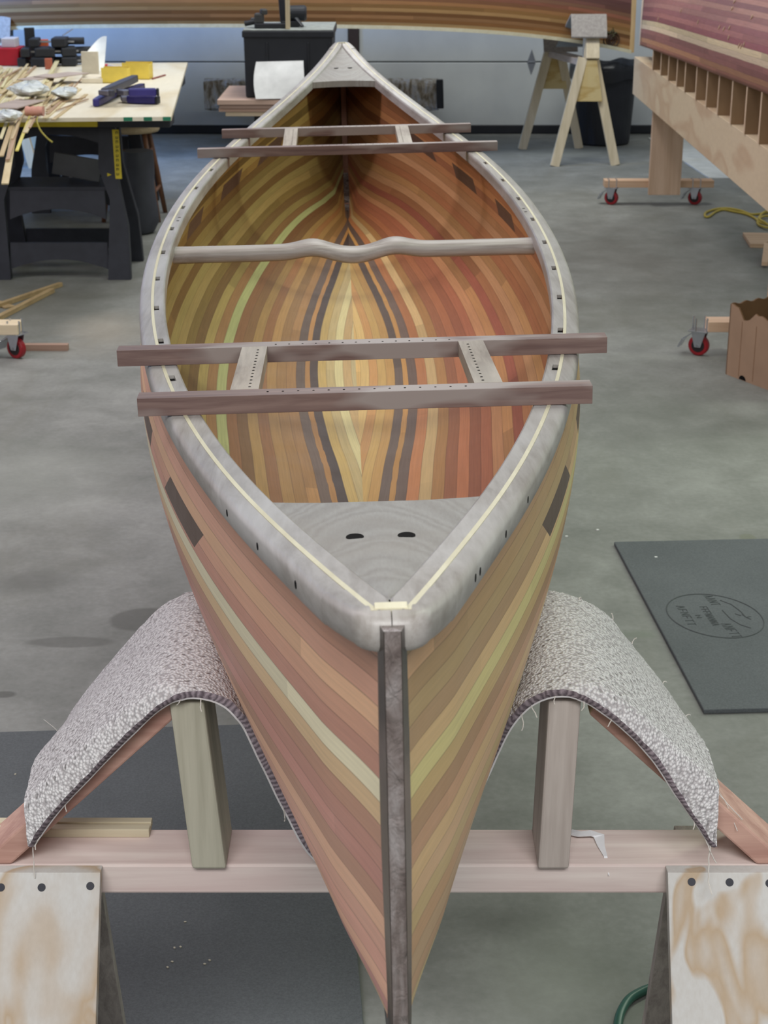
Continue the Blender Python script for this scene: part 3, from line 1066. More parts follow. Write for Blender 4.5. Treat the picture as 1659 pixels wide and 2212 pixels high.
# (x, z) of the backing along the strip, for four lines across its width: the front edge, two lines over the brace, the back edge
INNER_F = [(-.200, .744), (-.172, .718), (-.150, .668), (-.122, .600), (-.088, .530), (-.055, .512), (0, .511), (.055, .512), (.085, .530), (.118, .606), (.140, .664), (.160, .712), (.186, .742)]
INNER_B = [(-.219, .741), (-.200, .712), (-.180, .664), (-.150, .600), (-.110, .530), (-.060, .512), (0, .511), (.060, .512), (.106, .530), (.144, .606), (.172, .664), (.188, .712), (.204, .738)]
FRONT = [(-.430, .546), (-.398, .592), (-.350, .646), (-.300, .700), (-.262, .736), (-.232, .749)] + INNER_F + [(.218, .752), (.252, .740), (.292, .708), (.330, .666), (.362, .616), (.392, .572), (.408, .546)]
MID1 = [(-.434, .594), (-.400, .630), (-.352, .678), (-.304, .722), (-.266, .750), (-.234, .752)] + [(x - .003, z) for x, z in INNER_F] + [(.220, .754), (.256, .752), (.296, .726), (.334, .690), (.368, .656), (.396, .630), (.410, .614)]
MID2 = [(-.444, .588), (-.406, .628), (-.354, .678), (-.304, .722), (-.268, .748), (-.238, .752)] + [(a * .7 + c * .3, b * .7 + d * .3) for (a, b), (c, d) in zip(INNER_F, INNER_B)] + [(.222, .754), (.260, .750), (.300, .724), (.338, .688), (.372, .654), (.400, .626), (.416, .608)]
BACK = [(-.462, .500), (-.450, .532), (-.411, .591), (-.348, .670), (-.294, .727), (-.245, .748)] + INNER_B + [(.226, .746), (.262, .738), (.302, .716), (.346, .662), (.388, .608), (.420, .556), (.440, .506)]
LINES = [(1.795, catmull(FRONT, 8)), (1.8135, catmull(MID1, 8)), (1.906, catmull(MID2, 8)), (2.11, catmull(BACK, 8))]
fr = LINES[0][1]
NS, NY = len(fr), 32
CY0, CY1 = 1.795, 2.11
rng = random.Random(3)
wob = [rng.uniform(-1, 1) for _ in range(NS)]


def smooth_list(a, n):
    for _ in range(n): a = [(a[max(i - 1, 0)] + a[i] + a[min(i + 1, len(a) - 1)]) / 3 for i in range(len(a))]
    return a


edge = smooth_list(wob, 2)
ys = [1.795, 1.7985, 1.802, 1.806, 1.810, 1.8135] + [1.8135 + (1.906 - 1.8135) * k / 9 for k in range(1, 10)] + [1.906 + (2.11 - 1.906) * k / 17 for k in range(1, 18)]
NY = len(ys)
rows_lo = []
for i in range(NS):
    row = []
    for j, y in enumerate(ys):
        for (ya, la), (yb, lb) in zip(LINES, LINES[1:]):
            if ya - 1e-6 <= y <= yb + 1e-6:
                t = (y - ya) / (yb - ya)
                if ya < 1.80: t = math.sin(t * PI / 2)
                if yb > 2.0: t = t * t * (1.6 - .6 * t)
                x = la[i][0] * (1 - t) + lb[i][0] * t; z = la[i][1] * (1 - t) + lb[i][1] * t
                break
        yy = y + (edge[i] * .003 if j == 0 else 0) + (edge[(i * 7) % NS] * .006 if j == NY - 1 else 0)
        row.append(Vector((x - .004, yy, z)))
    rows_lo.append(row)
rows_hi, rows_mid = [], []
for i in range(NS):
    a, b = rows_lo[max(i - 1, 0)], rows_lo[min(i + 1, NS - 1)]
    hi, mi = [], []
    for j in range(NY):
        d = b[j] - a[j]; e_ = rows_lo[i][min(j + 1, NY - 1)] - rows_lo[i][max(j - 1, 0)]
        n = d.cross(e_).normalized()
        if n.z < 0 and abs(n.z) > .05: n = -n
        n2 = Vector((-d.z, 0, d.x)).normalized()
        n = (n * .6 + n2 * .4).normalized()
        mi.append(rows_lo[i][j] + n * .0022)
        hi.append(rows_lo[i][j] + n * (.0115 + rng.uniform(-.0007, .0007)))
    rows_hi.append(hi); rows_mid.append(mi)
carpet = thing('carpet_strip', (0, 1.95, .75), 'strip of beige looped carpet slung over both cradle posts and under the canoe', 'carpet')
m = MB(); m.grid(rows_lo); m.grid(rows_mid)
m.grid([[a[0], b[0]] for a, b in zip(rows_lo, rows_mid)]); m.grid([[a[-1], b[-1]] for a, b in zip(rows_lo, rows_mid)])
m.build('backing', M['backing'], carpet, smooth=False)
m = MB(); m.grid(rows_hi)
m.cur = 1
# cut front edge bulging forward a little, as rows of cut loops
fe = []
for i in range(NS):
    a, b = rows_mid[i][0], rows_hi[i][0]
    mid = (a + b) / 2 + Vector((0, -.0015 - .002 * abs(edge[i]), 0))
    fe.append([a, mid, b])
m.grid(fe)
m.grid([[a[-1], b[-1]] for a, b in zip(rows_mid, rows_hi)])
m.grid([[a, b] for a, b in zip(rows_mid[0], rows_hi[0])]); m.grid([[a, b] for a, b in zip(rows_mid[-1], rows_hi[-1])])
pile = m.build('pile', [M['pile'], M['fringe']], carpet, smooth=True)
att = pile.data.attributes.new('along', 'FLOAT', 'POINT')
acc = []
nver = len(pile.data.vertices)
o0 = root_origin(carpet)
length = [0.0]
for i in range(1, NS): length.append(length[-1] + (rows_lo[i][0] - rows_lo[i - 1][0]).length)


def nearest_len(p):
    best, bl = 9e9, 0
    for i in range(NS):
        dd = (rows_hi[i][0].x - p.x) ** 2 + (rows_hi[i][0].z - p.z) ** 2
        if dd < best: best, bl = dd, length[i]
    return bl


hi_n = NS * NY
for i, v in enumerate(pile.data.vertices):
    if i < hi_n: acc.append(0.0)
    else: acc.append(nearest_len(v.co + o0))
att.data.foreach_set('value', acc)
run, acr = [], []
for i, v in enumerate(pile.data.vertices):
    run.append(length[min(i // NY, NS - 1)] if i < hi_n else 0.0); acr.append((v.co.y + o0.y - CY0) if i < hi_n else 0.0)
pile.data.attributes.new('run', 'FLOAT', 'POINT').data.foreach_set('value', run)
pile.data.attributes.new('across', 'FLOAT', 'POINT').data.foreach_set('value', acr)
# frayed yarn ends hanging from the cut edges, each one its own piece
yarn_mat = plain('yarn', (214, 208, 200), .9)


def yarn(p, d, L, r=.0007, curl=.01, seed=0):
    rg = random.Random(seed); pts = []
    q = Vector(p); d = Vector(d).normalized()
    for i in range(9):
        pts.append(q.copy())
        d = (d + Vector((rg.uniform(-1, 1), rg.uniform(-1, 1), rg.uniform(-1, .5))) * curl * 18).normalized()
        q = q + d * L / 8
    MB().tube(pts, r, 5).build('loose_yarn', yarn_mat, carpet)


for (i, L, s) in ((3, .035, 1), (10, .02, 2), (38, .02, 3), (44, .03, 4), (72, .035, 5), (140, .04, 8), (143, .03, 9), (150, .02, 10), (158, .022, 11), (165, .018, 12), (190, .02, 13), (196, .03, 14), (199, .045, 15)):
    i = min(i, NS - 1)
    yarn(rows_mid[i][0], (rng.uniform(-.5, .5), -.4, -1), L * .55, .0007, .02, s)
yarn(rows_mid[-1][0], (.1, -.3, -1), .06, .0009, .02, 21); yarn(rows_mid[-1][6], (.7, -.2, -.8), .06, .0006, .008, 22); yarn(rows_mid[-1][7], (.6, -.3, -.8), .07, .0005, .008, 23)
yarn(rows_mid[0][1], (-.1, -.2, -1), .06, .0007, .006, 24); yarn(rows_hi[8][NY - 1], (-.6, .2, .6), .03, .0003, .01, 25)
for (i, s) in ((150, 31), (158, 32), (163, 33), (172, 34), (180, 35)):
    yarn(rows_hi[min(i + 12, NS - 1)][NY - 1], (.3, .3, .8), .012, .0007, .03, s)

# things around the stand
k = MB()
p0, p1 = onz(112, 1783, .0), onz(238, 1786, .0)
a = Vector((-.52, 1.925, .5065)); b = Vector((-.305, 1.925, .5065))
mm = MB()
for (dy, w, h) in ((0, .012, .012), (.012, .010, .008), (.022, .012, .010)):
    mm.box(((a.x + b.x) / 2, 1.893 + dy + w / 2 - .012, .5062 + h / 2), (b.x - a.x, w, h))
o = mm.build('wood_moulding', wood('moulding', (190, 178, 152), (212, 202, 176), 'X'), None, bevel=.001)
tag(o, 'short grooved wood moulding lying on the left end of the cradle beam', 'moulding')

# torn strip of white tape stuck to the beam
mm = MB(); rows = []
tp = [onz(1228, 1797, .507), onz(1252, 1802, .511), onz(1276, 1800, .512), onz(1294, 1806, .509), onz(1298, 1826, .508), onz(1308, 1850, .507), onz(1320, 1884, .5068)]
wd = [.010, .009, .009, .010, .006, .003, .0006]
for i, p in enumerate(tp):
    d = tp[min(i + 1, 6)] - tp[max(i - 1, 0)]; n = Vector((-d.y, d.x, 0)).normalized()
    if i > 5: p = Vector((p.x, BY0 - .003, .492))
    rows.append([p - n * wd[i] / 2 * 1.6, p + n * wd[i] / 2 * 1.6])
mm.grid(rows)
rows2 = [[a + Vector((0, -.0003, .0006)), b + Vector((0, -.0003, .0006))] for a, b in rows]
mm.grid(rows2); mm.grid([[a[0], b[0]] for a, b in zip(rows, rows2)]); mm.grid([[a[1], b[1]] for a, b in zip(rows, rows2)])
tag(mm.build('tape_scrap', plain('white_tape', (226, 226, 228), .5), None), 'torn white tape scrap trailing off the beam beside the right post', 'tape')

# ------------------------------------------------------------------ rubber mats and hose on the floor
def mat_rubber():
    k = NT('mat_rubber', .8, .25)
    n = k.noise(k.coord(), 240, 3, .7); n2 = k.noise(k.coord(), 3, 4); n3 = k.noise(k.coord(), 700, 2)
    m_ = k.math('ADD', k.math('MULTIPLY', n, .6), k.math('MULTIPLY', n2, .4))
    k.color(k.ramp(m_, [(.3, lin((80, 84, 86))), (.7, lin((108, 112, 114)))]))
    k.bump(k.math('ADD', n, n3), .4, .003)
    return k.m


M['mat'] = mat_rubber()


def quad_plate(mb, pts, z0, z1):
    n = len(pts)
    mb.poly([(p.x, p.y, z0) for p in pts] + [(p.x, p.y, z1) for p in pts], [tuple(range(n - 1, -1, -1)), tuple(range(n, 2 * n))] + [(i, (i + 1) % n, (i + 1) % n + n, i + n) for i in range(n)])
    return mb


nr = onz(773, 2082); dirm = Vector((-.0575, .846, 0)).normalized(); fr_ = Vector((nr.x, nr.y, 0))
far_r = fr_ + dirm * .846; near_r = fr_ - dirm * .95
lv = Vector((-dirm.y, dirm.x, 0)) * 1.25
lm = thing('floor_mat', (-.7, 2.2, 0), 'dark grey rubber mat under the left side of the cradle', 'mat')
quad_plate(MB(), [near_r, far_r, far_r + lv, near_r + lv], 0.0005, .011).build('mat_sheet', M['mat'], lm, bevel=.002)
rg = random.Random(5); speck = plain('dust_speck', (196, 190, 170), .9)
for (px, py) in ((377, 2048), (390, 2046), (362, 2090), (442, 2083), (453, 2075), (372, 2078), (400, 1992), (33, 1673), (430, 1680)):
    p = onz(px, py, .0112); MB().box((p.x, p.y, .0118), (.004, .003, .0014), rg.uniform(0, 3)).build('dust_speck', speck, lm)

rm = thing('floor_mat', (1.1, 3.7, 0), 'dark grey rubber mat with an oval emblem, to the right of the canoe', 'mat')
A, B = onz(1326, 1178), onz(1520, 1543)
ex = (onz(1659, 1171) - A).normalized()
quad_plate(MB(), [B, B + ex * .95, A + ex * .95, A], .0005, .011).build('mat_sheet', M['mat'], rm, bevel=.002)
em = MB()


def mp(px, py): return onz(px, py, .0112)


ov = [mp(1545 + 103 * math.cos(t) + 22 * math.sin(t), 1331 + 47 * math.sin(t) + 6 * math.cos(t)) for t in [2 * PI * i / 60 for i in range(60)]]
em.tube(ov, .0016, 5, True)
for pl in (((1556, 1297), (1580, 1306), (1600, 1321), (1612, 1334), (1622, 1338)), ((1560, 1318), (1578, 1337), (1600, 1350), (1622, 1357)), ((1588, 1326), (1600, 1330)), ((1603, 1327), (1612, 1334), (1622, 1332))):
    em.tube([mp(*q) for q in pl], .0014, 5)
em.build('emblem_outline', plain('emblem_line', (70, 74, 75), .7), rm)


def raised_marks(p0, p1, n, h, seed):
    g = MB(); rg = random.Random(seed)
    a, b = mp(*p0), mp(*p1); d = (b - a); u = d.normalized(); w = Vector((-u.y, u.x, 0))
    for i in range(n):
        c = a + d * ((i + .5) / n)
        L = d.length / n * .62
        hh = h
        style = rg.randrange(4)
        seg = {0: [((-.5, -.5), (-.5, .5)), ((-.5, .5), (.5, .5)), ((-.5, 0), (.4, 0))], 1: [((-.5, -.5), (0, .5)), ((0, .5), (.5, -.5)), ((-.25, 0), (.25, 0))],
               2: [((-.5, -.5), (-.5, .5)), ((.5, -.5), (.5, .5)), ((-.5, .5), (.5, -.5))], 3: [((-.5, .5), (.5, .5)), ((0, .5), (0, -.5))]}[style]
        for (q, r_) in seg:
            pa = c + u * q[0] * L + w * q[1] * hh; pb = c + u * r_[0] * L + w * r_[1] * hh
            g.tube([pa, pb], .0012, 4)
    return g


gm_ = M_em = plain('emblem_mark', (66, 70, 71), .7)
for (a_, b_, n_, h_, sd_) in (((1468, 1308), (1496, 1352), 6, .020, 1), ((1518, 1310), (1548, 1352), 8, .018, 2), ((1528, 1286), (1548, 1308), 4, .022, 3), ((1566, 1346), (1594, 1378), 5, .024, 4), ((1506, 1328), (1512, 1336), 1, .012, 5)):
    raised_marks(a_, b_, n_, h_, sd_).build('raised_mark', gm_, rm)
p = onz(1417, 1204, .0112); MB().box((p.x, p.y, .0122), (.007, .005, .002)).build('paint_fleck', plain('fleck', (235, 235, 232), .7), rm)

for (px, py, lb) in ((1291, 1146, 'tiny white paint fleck on the bare floor just left above the oval-emblem mat'), (1224, 1160, 'small pale chip on the floor close against the right side of the canoe')):
    p = onz(px, py); o = MB().box((p.x, p.y, .0016), (.007, .006, .003), .4).build('paint_chip', plain('chip', (228, 228, 224), .7), None); tag(o, lb, 'chip')

hp = [onz(1405, 2135, .008), onz(1380, 2145, .008), onz(1358, 2160, .008), onz(1342, 2185, .008), onz(1335, 2212, .008), onz(1334, 2250, .008), onz(1345, 2300, .008)]
cp = catmull([tuple(p) for p in [onz(1500, 2150, .008), onz(1440, 2132, .008)] + hp], 6)
o = MB().tube(cp, .0075, 10).build('garden_hose', plain('hose_green', (42, 88, 74), .35, .5), None, smooth=True)
tag(o, 'dark green hose curling on the floor behind the right cradle leg', 'hose')

# ------------------------------------------------------------------ background: overturned strip canoe on tall sawhorses
BC = [(120, 84, 62), (206, 168, 116), (176, 126, 72), (196, 152, 96), (150, 100, 60), (206, 164, 106), (172, 122, 74), (188, 138, 86), (160, 106, 74), (176, 122, 88),
      (158, 112, 88), (140, 100, 82), (134, 94, 84), (126, 86, 80), (146, 104, 96), (138, 96, 90)] * 2
BC = [gain(c, (.62, .60, .62)) for c in BC]
back_mat = hull_mat('old_canoe_planking', 'strip', BC, .35, .45, False, 9.0)
bci = hull_mat('old_canoe_inside', 'strip', BC, .3, .5, False, 8.0)
bcp = Vector((-1.10, 11.40, .893 + DEP * 1.0))
bcanoe = thing('canoe', (-1.10, 11.42, .893), 'upside-down strip canoe spanning the back of the shop in front of the garage doors', 'canoe')
SCL = 1.095
_ho = build_hull(bcanoe, [back_mat, back_mat, bci, bci])
for v in _ho.data.vertices:
    x, s, z = v.co
    v.co = (s * SCL, x * SCL, (DEP - z) * 1.12)
gm2 = MB()
for side in (-1, 1):
    rows = []
    for i in range(91):
        s = -2.5 + 5 * i / 90
        row = []
        for off, h in ((-.006, -.016), (-.006, .004), (.014, .004), (.014, -.016)):
            x, y = plan(s, off, side); row.append(Vector((y * SCL, side * max(x, .0005) * SCL, (DEP - sheer(s) - h) * 1.12)))
        row.append(row[0].copy()); rows.append(row)
    g = MB(); g.grid(rows); g.poly(rows[0][:4], [(0, 1, 2, 3)]); g.poly(rows[-1][:4], [(0, 1, 2, 3)])
    g.build('gunwale', M['inlay'] if side < 0 else M['inlay'], bcanoe, local=True)
rows = []
for e in (-1, 1):
    pts = [hull_pt(e * 1.0, 1 - i / 30) for i in range(31)]
    rows = []
    for i, p in enumerate(pts):
        q = Vector((p.y * SCL, 0, (DEP - p.z) * 1.12))
        row = [q + Vector((-e * .01, -.012, 0)), q + Vector((e * .022, -.012, 0)), q + Vector((e * .022, .012, 0)), q + Vector((-e * .01, .012, 0))]; row.append(row[0].copy()); rows.append(row)
    g = MB(); g.grid(rows); g.poly(rows[0][:4], [(0, 1, 2, 3)]); g.poly(rows[-1][:4], [(0, 1, 2, 3)])
    g.build('outer_stem', wood('stem_ash', (176, 146, 104), (206, 176, 132), 'Z'), bcanoe, local=True)
# burned round fruit emblem near the bow, on the planking
ec = ony(1328, 86, 11.2)


def hull_y(X, Z):
    """near-side surface of the overturned canoe at world X, Z"""
    s = (X + 1.10) / SCL; zz = DEP - (Z - .893) / 1.12
    u = s / 2.5; best = None
    lo = None
    for j in range(101):
        p = hull_pt(max(-1, min(1, u)), j / 100)
        if best is None or abs(p.z - zz) < best[0]: best = (abs(p.z - zz), p.x)
    return 11.42 - (best[1] + .006) * SCL


def on_hull(dx, dz): return Vector((ec.x + dx, hull_y(ec.x + dx, ec.z + dz) - .004, ec.z + dz))


emd = plain('emblem_brown', (58, 38, 28), .6); emg = plain('emblem_green', (70, 66, 34), .6)
g = MB(); g.tube([on_hull(.053 * math.cos(t), -.012 + .050 * math.sin(t)) for t in [2 * PI * i / 40 for i in range(40)]], .004, 6, True)
g.build('emblem_ring', emd, bcanoe)
g = MB(); pts = [on_hull((.040 - .034 * i / 60) * math.cos(i * .28), -.016 + (.038 - .032 * i / 60) * math.sin(i * .28)) for i in range(60)]
g.tube(pts, .0045, 6); g.build('emblem_swirl', emd, bcanoe)
for (pl) in (((-.005, .02), (-.025, .035), (-.045, .030)), ((0, .02), (.012, .045), (.006, .066)), ((.004, .018), (.030, .034), (.042, .020)), ((-.004, .01), (-.014, .03), (0, .05)), ((.0, .0), (.015, .015), (.03, .01))):
    MB().tube([on_hull(*q) for q in pl], [.003, .0065, .003], 6).build('emblem_leaf', emg, bcanoe)

# tall sawhorses with carpet-covered caps
M['pine'] = wood('pine', (196, 180, 148), (222, 206, 176), 'Z', .6, .25, .8, .25)
M['pine_y'] = wood('pine_y', (170, 150, 130), (206, 186, 166), 'Y', .6, .25, .8, .25)
M['ply_yellow'] = plywood('ply_yellow', (216, 194, 140), (194, 164, 104), 'X', 9, .6, .35)
M['cap_carpet'] = plain('cap_carpet', (166, 158, 150), .95, .1, 0, .08, 60, .5)
M['cap_back'] = plain('cap_backing', (150, 158, 166), .9, .1)


def tall_horse(dx, label, yA=11.14):
    root = thing('tall_sawhorse', (1.25 + dx, 11.45, 0), label, 'sawhorse', 'tall canoe sawhorses by the garage doors')
    A = Vector((1.335 + dx, yA, 0)); B = Vector((1.170 + dx, 11.86, 0))
    d = (B - A).normalized()
    m = MB().beam(Vector((A.x, A.y, .655)), Vector((B.x, B.y, .655)), .095, .042); m.build('beam', M['pine_y'], root, bevel=.002)
    for (P, sg, g) in ((A, -1, 1), (B, 1, 0)):
        p = P + d * (.03 * -sg)
        for s in (-1, 1):
            yo = .034 if s > 0 else -.012
            m = MB().beam(Vector((p.x + s * .203, p.y + sg * .07 + yo, 0.0)), Vector((p.x + s * .038, p.y + sg * .02 + yo, .69)), .040, .060, up=(1, 0, 0)); m.build('leg', M['pine'], root, bevel=.002)
        m = MB(); y = p.y + (-.052 if sg < 0 else .05)
        m.prism([(-.098, .415), (.098, .415), (.052, .674), (-.052, .674)], (p.x, y, 0), (1, 0, 0), (0, 0, 1), (0, .016, 0))
        m.build('gusset', M['ply_yellow'], root)
        # upright and brace carrying the cap
        q = P + d * (.07 if sg < 0 else -.07)
        m = MB().box((q.x, q.y, .675 + .10), (.038, .088, .198)); m.build('upright', M['pine'], root, bevel=.002)
        c = Vector((q.x, q.y - .02 * 0, .93))
        m = MB(); e0, e1 = Vector((q.x, q.y - .085 * (1 if sg < 0 else -1), .682)), Vector((q.x, q.y - .005 * (1 if sg < 0 else -1), .885))
        m.beam(e0 + Vector((.032, 0, 0)), e1 + Vector((.032, 0, 0)), .088, .036, up=(0, 1, 0)); m.build('brace', M['pine'], root, bevel=.002)
        # cap: folded carpet, an upside-down V along x
        w = .115; xc = q.x + .005
        yr = q.y; zr = .948 if sg < 0 else .905
        prof = [(-.085, -.135), (-.045, -.06), (-.010, -.008), (0, 0), (.010, -.008), (.12, -.115), (.225, -.215)]
        if sg > 0: prof = [(-a, b) for a, b in prof]
        rows = [[Vector((xc + t * w - .30 * max(0.0, a), yr + a, zr + b)) for a, b in prof] for t in (-1, -.5, 0, .5, 1)]
        up = [[v + Vector((0, -.004 if i < 3 else .004, .009)) for i, v in enumerate(r)] for r in rows]
        m = MB(); m.cur = 1; m.grid(rows); m.cur = 0; m.grid(up); m.grid([rows[0], up[0]]); m.grid([rows[-1], up[-1]])
        m.grid([[a[0], b[0]] for a, b in zip(rows, up)]); m.grid([[a[-1], b[-1]] for a, b in zip(rows, up)])
        m.build('carpet_cap', [M['cap_carpet'], M['cap_back']], root)
    return root


h1 = tall_horse(0.0, 'tall wooden sawhorse with folded carpet cap standing in front of the black bin')
h2 = tall_horse(-3.83, 'tall wooden sawhorse whose grey carpet cap shows at the far left behind the cluttered table', 11.02)

# trash bin
tb = thing('trash_bin', (1.575, 12.2, 0), 'round black trash bin behind the tall sawhorse by the garage door', 'bin')
m = MB(); m.lathe((1.575, 12.2, 0), [(0, .004), (.185, .004), (.195, .012), (.228, .52), (.236, .525), (.236, .55), (.228, .556), (.222, .55), (.215, .5), (.180, .02), (0, .02)], 36)
m.build('bin_body', M['black_plastic'], tb, smooth=False)
rows = []
for i in range(48):
    t = 2 * PI * i / 48; r = .24 + .006 * math.sin(7 * t) + .004 * math.sin(13 * t)
    zt = .572 + .012 * math.sin(3 * t) + .008 * math.sin(8 * t)
    rows.append([Vector((1.575 + rr * math.cos(t), 12.2 + rr * math.sin(t), z)) for rr, z in ((r + .006, .455 + .012 * math.sin(5 * t)), (r + .004, .52), (r, zt), (r - .014, zt - .004), (r - .03, .48))])
m = MB(); m.grid(rows, True); m.build('bin_liner', plain('bin_liner', (26, 28, 34), .3, .5), tb, smooth=True)

# black tote with tools on top, on a stack of boards
TY = 9.3
tz = ony(620, 66, TY).z
tx0, tx1 = ony(522, 66, TY).x, ony(721, 66, TY).x
bz = ony(620, 207, TY).z
ZB = .635
tote = thing('storage_tote', ((tx0 + tx1) / 2, TY + .3, ZB), 'upended black plastic tote with dusty grey top behind the far canoe tip', 'tote')
wx = tx1 - tx0; dpt = .62
xm = (tx0 + tx1) / 2
m = MB()
m.hexa([(tx0 + .012, TY + .012, ZB + .002), (tx1 - .02, TY + .012, ZB + .002), (tx1 - .02, TY + dpt - .012, ZB + .002), (tx0 + .012, TY + dpt - .012, ZB + .002),
        (tx0 + .008, TY + .008, tz - .03), (tx1 - .008, TY + .008, tz - .03), (tx1 - .008, TY + dpt - .008, tz - .03), (tx0 + .008, TY + dpt - .008, tz - .03)])
for f in (.27, .72, .95): m.box((tx0 + wx * f, TY + .008, (ZB + tz) / 2 - .02), (.012, .016, tz - ZB - .08))
m.build('tote_body', M['black_plastic'], tote, bevel=.006)
m = MB().box((xm, TY + dpt / 2, tz - .02), (wx, dpt, .036)); m.build('tote_rim', M['black_plastic'], tote, bevel=.006)
m = MB().box((xm, TY + dpt / 2, tz + .001), (wx - .01, dpt - .01, .006)); m.build('tote_top', plain('dusty_plastic', (150, 154, 150), .8, .2, 0, .12, 30), tote, bevel=.002)
top = tz + .004

bw = ['reddish', 'pale']
boards = [(470, 592, .595, .026, (216, 184, 166)), (474, 596, .567, .020, (186, 156, 142)), (472, 600, .545, .018, (208, 172, 154)), (486, 600, .515, .024, (228, 206, 178))]
zz = .634
lbls = ['topmost reddish board of the stack under the black tote', 'thin dark board second from the top of the stack under the tote', 'pinkish board third from the top of the stack under the tote', 'pale short board at the bottom of the stack under the tote']
for i, (a, b, z, th, colr) in enumerate(boards):
    x0 = ony(a, 200, TY - .05).x
    o = MB().box(((x0 - .05) / 2, TY + .28, zz - th / 2), (-.05 - x0, .74 - .02 * i, th - .001)).build('board', wood('stack_board_%d' % i, tuple(v * .92 for v in colr), colr, 'X'), None, bevel=.001)
    tag(o, lbls[i], 'board', 'boards stacked under the black tote')
    zz -= th + .0008
# low trestle under the stack
tr = thing('low_trestle', (-.2, TY + .28, 0), 'low dark trestle carrying the board stack, mostly hidden by the canoe', 'trestle')
MB().box((-.40, TY + .28, zz - .035), (.66, .09, .068)).build('beam', M['black_plastic'], tr)
for x in (-.6, -.15):
    for s in (-1, 1): MB().beam((x, TY + .28 + s * .20, 0), (x, TY + .28 + s * .02, zz - .05), .05, .04, up=(1, 0, 0)).build('leg', M['black_plastic'], tr)

# white sheet propped against the tote
rows = []
pa, pb = ony(553, 134, TY - .02), ony(655, 130, TY - .02)
Wd = pb.x - pa.x
zb_, zt_ = ZB + .006, pa.z
for i in range(13):
    t = i / 12; row = []
    for j in range(9):
        q = j / 8
        x = pa.x + Wd * t + (.012 * math.sin(q * PI) * -1 if i == 0 else 0) + .012 * (1 - q) * t
        y = TY - .075 + .062 * q - .018 * math.sin(q * PI) - .03 * (1 - q) ** 3 * (1 - t) + .012 * math.sin(t * PI) * 0
        row.append(Vector((x, y, zb_ + (zt_ + .006 * t - zb_) * q)))
    rows.append(row)
m = MB(); m.grid(rows); bk2 = [[v + Vector((0, .012, 0)) for v in r] for r in rows]; m.grid(bk2)
m.grid([rows[0], bk2[0]]); m.grid([rows[-1], bk2[-1]]); m.grid([[a[0], b[0]] for a, b in zip(rows, bk2)]); m.grid([[a[-1], b[-1]] for a, b in zip(rows, bk2)])
tag(m.build('paper_sheet', plain('white_card', (238, 238, 236), .7), None, smooth=True), 'white folded sheet propped against the front of the black tote', 'paper')

# tools on the tote
vz = top + .0005


def tpx(px, py, y=TY + .2): return ony(px, py, y)


cl = thing('bench_vise', (tpx(565, 45).x, TY + .15, vz), 'black cast vise lying on the left of the dusty tote top', 'vise')
m = MB().box((tpx(590, 45).x, TY + .10, vz + .014), (.19, .05, .026)); m.build('base_bar', M['black_metal'], cl, bevel=.005)
m = MB().box((tpx(562, 40).x, TY + .13, vz + .05), (.05, .07, .055)); m.box((tpx(572, 40).x, TY + .12, vz + .085), (.035, .05, .03), .3); m.build('jaw', plain('cast_grey', (70, 70, 70), .5, .4, .3), cl, bevel=.008)
m = MB().cyl((tpx(530, 45).x, TY + .16, vz + .02), (tpx(560, 45).x, TY + .15, vz + .035), .014); m.build('screw', M['black_metal'], cl)
m = MB().cyl((tpx(543, 45).x, TY + .19, vz + .04), (tpx(556, 45).x, TY + .2, vz + .045), .010); m.build('handle', M['black_metal'], cl)
dr = thing('power_drill', (tpx(640, 40).x, TY + .22, vz), 'black power tool with round motor standing on the right of the tote top', 'power tool')
mx = tpx(640, 25).x
m = MB(); m.lathe((mx - .045, TY + .22, vz + .072), [(0, 0), (.030, 0), (.040, .008), (.042, .09), (.034, .10), (0, .10)], 20, 'X'); m.build('motor_housing', M['black_plastic'], dr, smooth=False)
m = MB().beam((tpx(612, 40).x, TY + .25, vz + .01), (tpx(606, 0).x, TY + .25, vz + .19), .036, .05, up=(0, 1, 0)); m.build('handle', M['black_plastic'], dr, bevel=.008)
m = MB().box((tpx(628, 48).x, TY + .22, vz + .016), (.10, .07, .030)); m.build('base_plate', M['black_metal'], dr, bevel=.004)
m = MB().beam((tpx(640, 48).x, TY + .16, vz + .05), (tpx(655, 55).x, TY + .12, vz + .008), .02, .012); m.build('lever', M['black_metal'], dr, bevel=.003)
stx = ony(622, 60, TY + .03).x
o = MB().box((stx, TY + .03, vz + .080), (.024, .018, .158)).build('wood_stick', M['pine'], None, bevel=.001)
tag(o, 'short pale wood stick standing upright on the front edge of the tote', 'stick')

# foil-faced bundle behind the canoe tip
fy = 12.30
def foil():
    k = NT('foil', .30, .6, .35)
    v = k.coord()
    n = k.noise(k.coord((3, 1, 1)), 9, 4, .6, .5); n2 = k.noise(v, 26, 4, .7)
    k.color(k.ramp(n, [(.40, lin((132, 116, 92))), (.5, lin((186, 176, 160))), (.62, lin((206, 206, 208)))]))
    k.bump(n2, 1.0, .02)
    return k.m
x0, x1 = ony(440, 200, fy).x, ony(948, 200, fy).x
z0, z1 = ony(800, 240, fy).z, ony(800, 174, fy).z
fb = thing('foil_bundle', ((x0 + x1) / 2, fy + .1, z0), 'long foil-wrapped bundle lying across behind the canoe tip by the garage door', 'bundle')
rows = []
for i in range(25):
    t = i / 24; x = x0 + (x1 - x0) * t
    rows.append([Vector((x, fy + .10 + (.10 + .008 * math.sin(i * 1.9 + k)) * c, (z0 + z1) / 2 + ((z1 - z0) / 2 + .006 * math.sin(i * 2.3 + k * 1.7)) * s)) for k, (c, s) in enumerate([(math.copysign(abs(math.cos(a)) ** .35, math.cos(a)), math.copysign(abs(math.sin(a)) ** .35, math.sin(a))) for a in [2 * PI * q / 20 for q in range(21)]])])
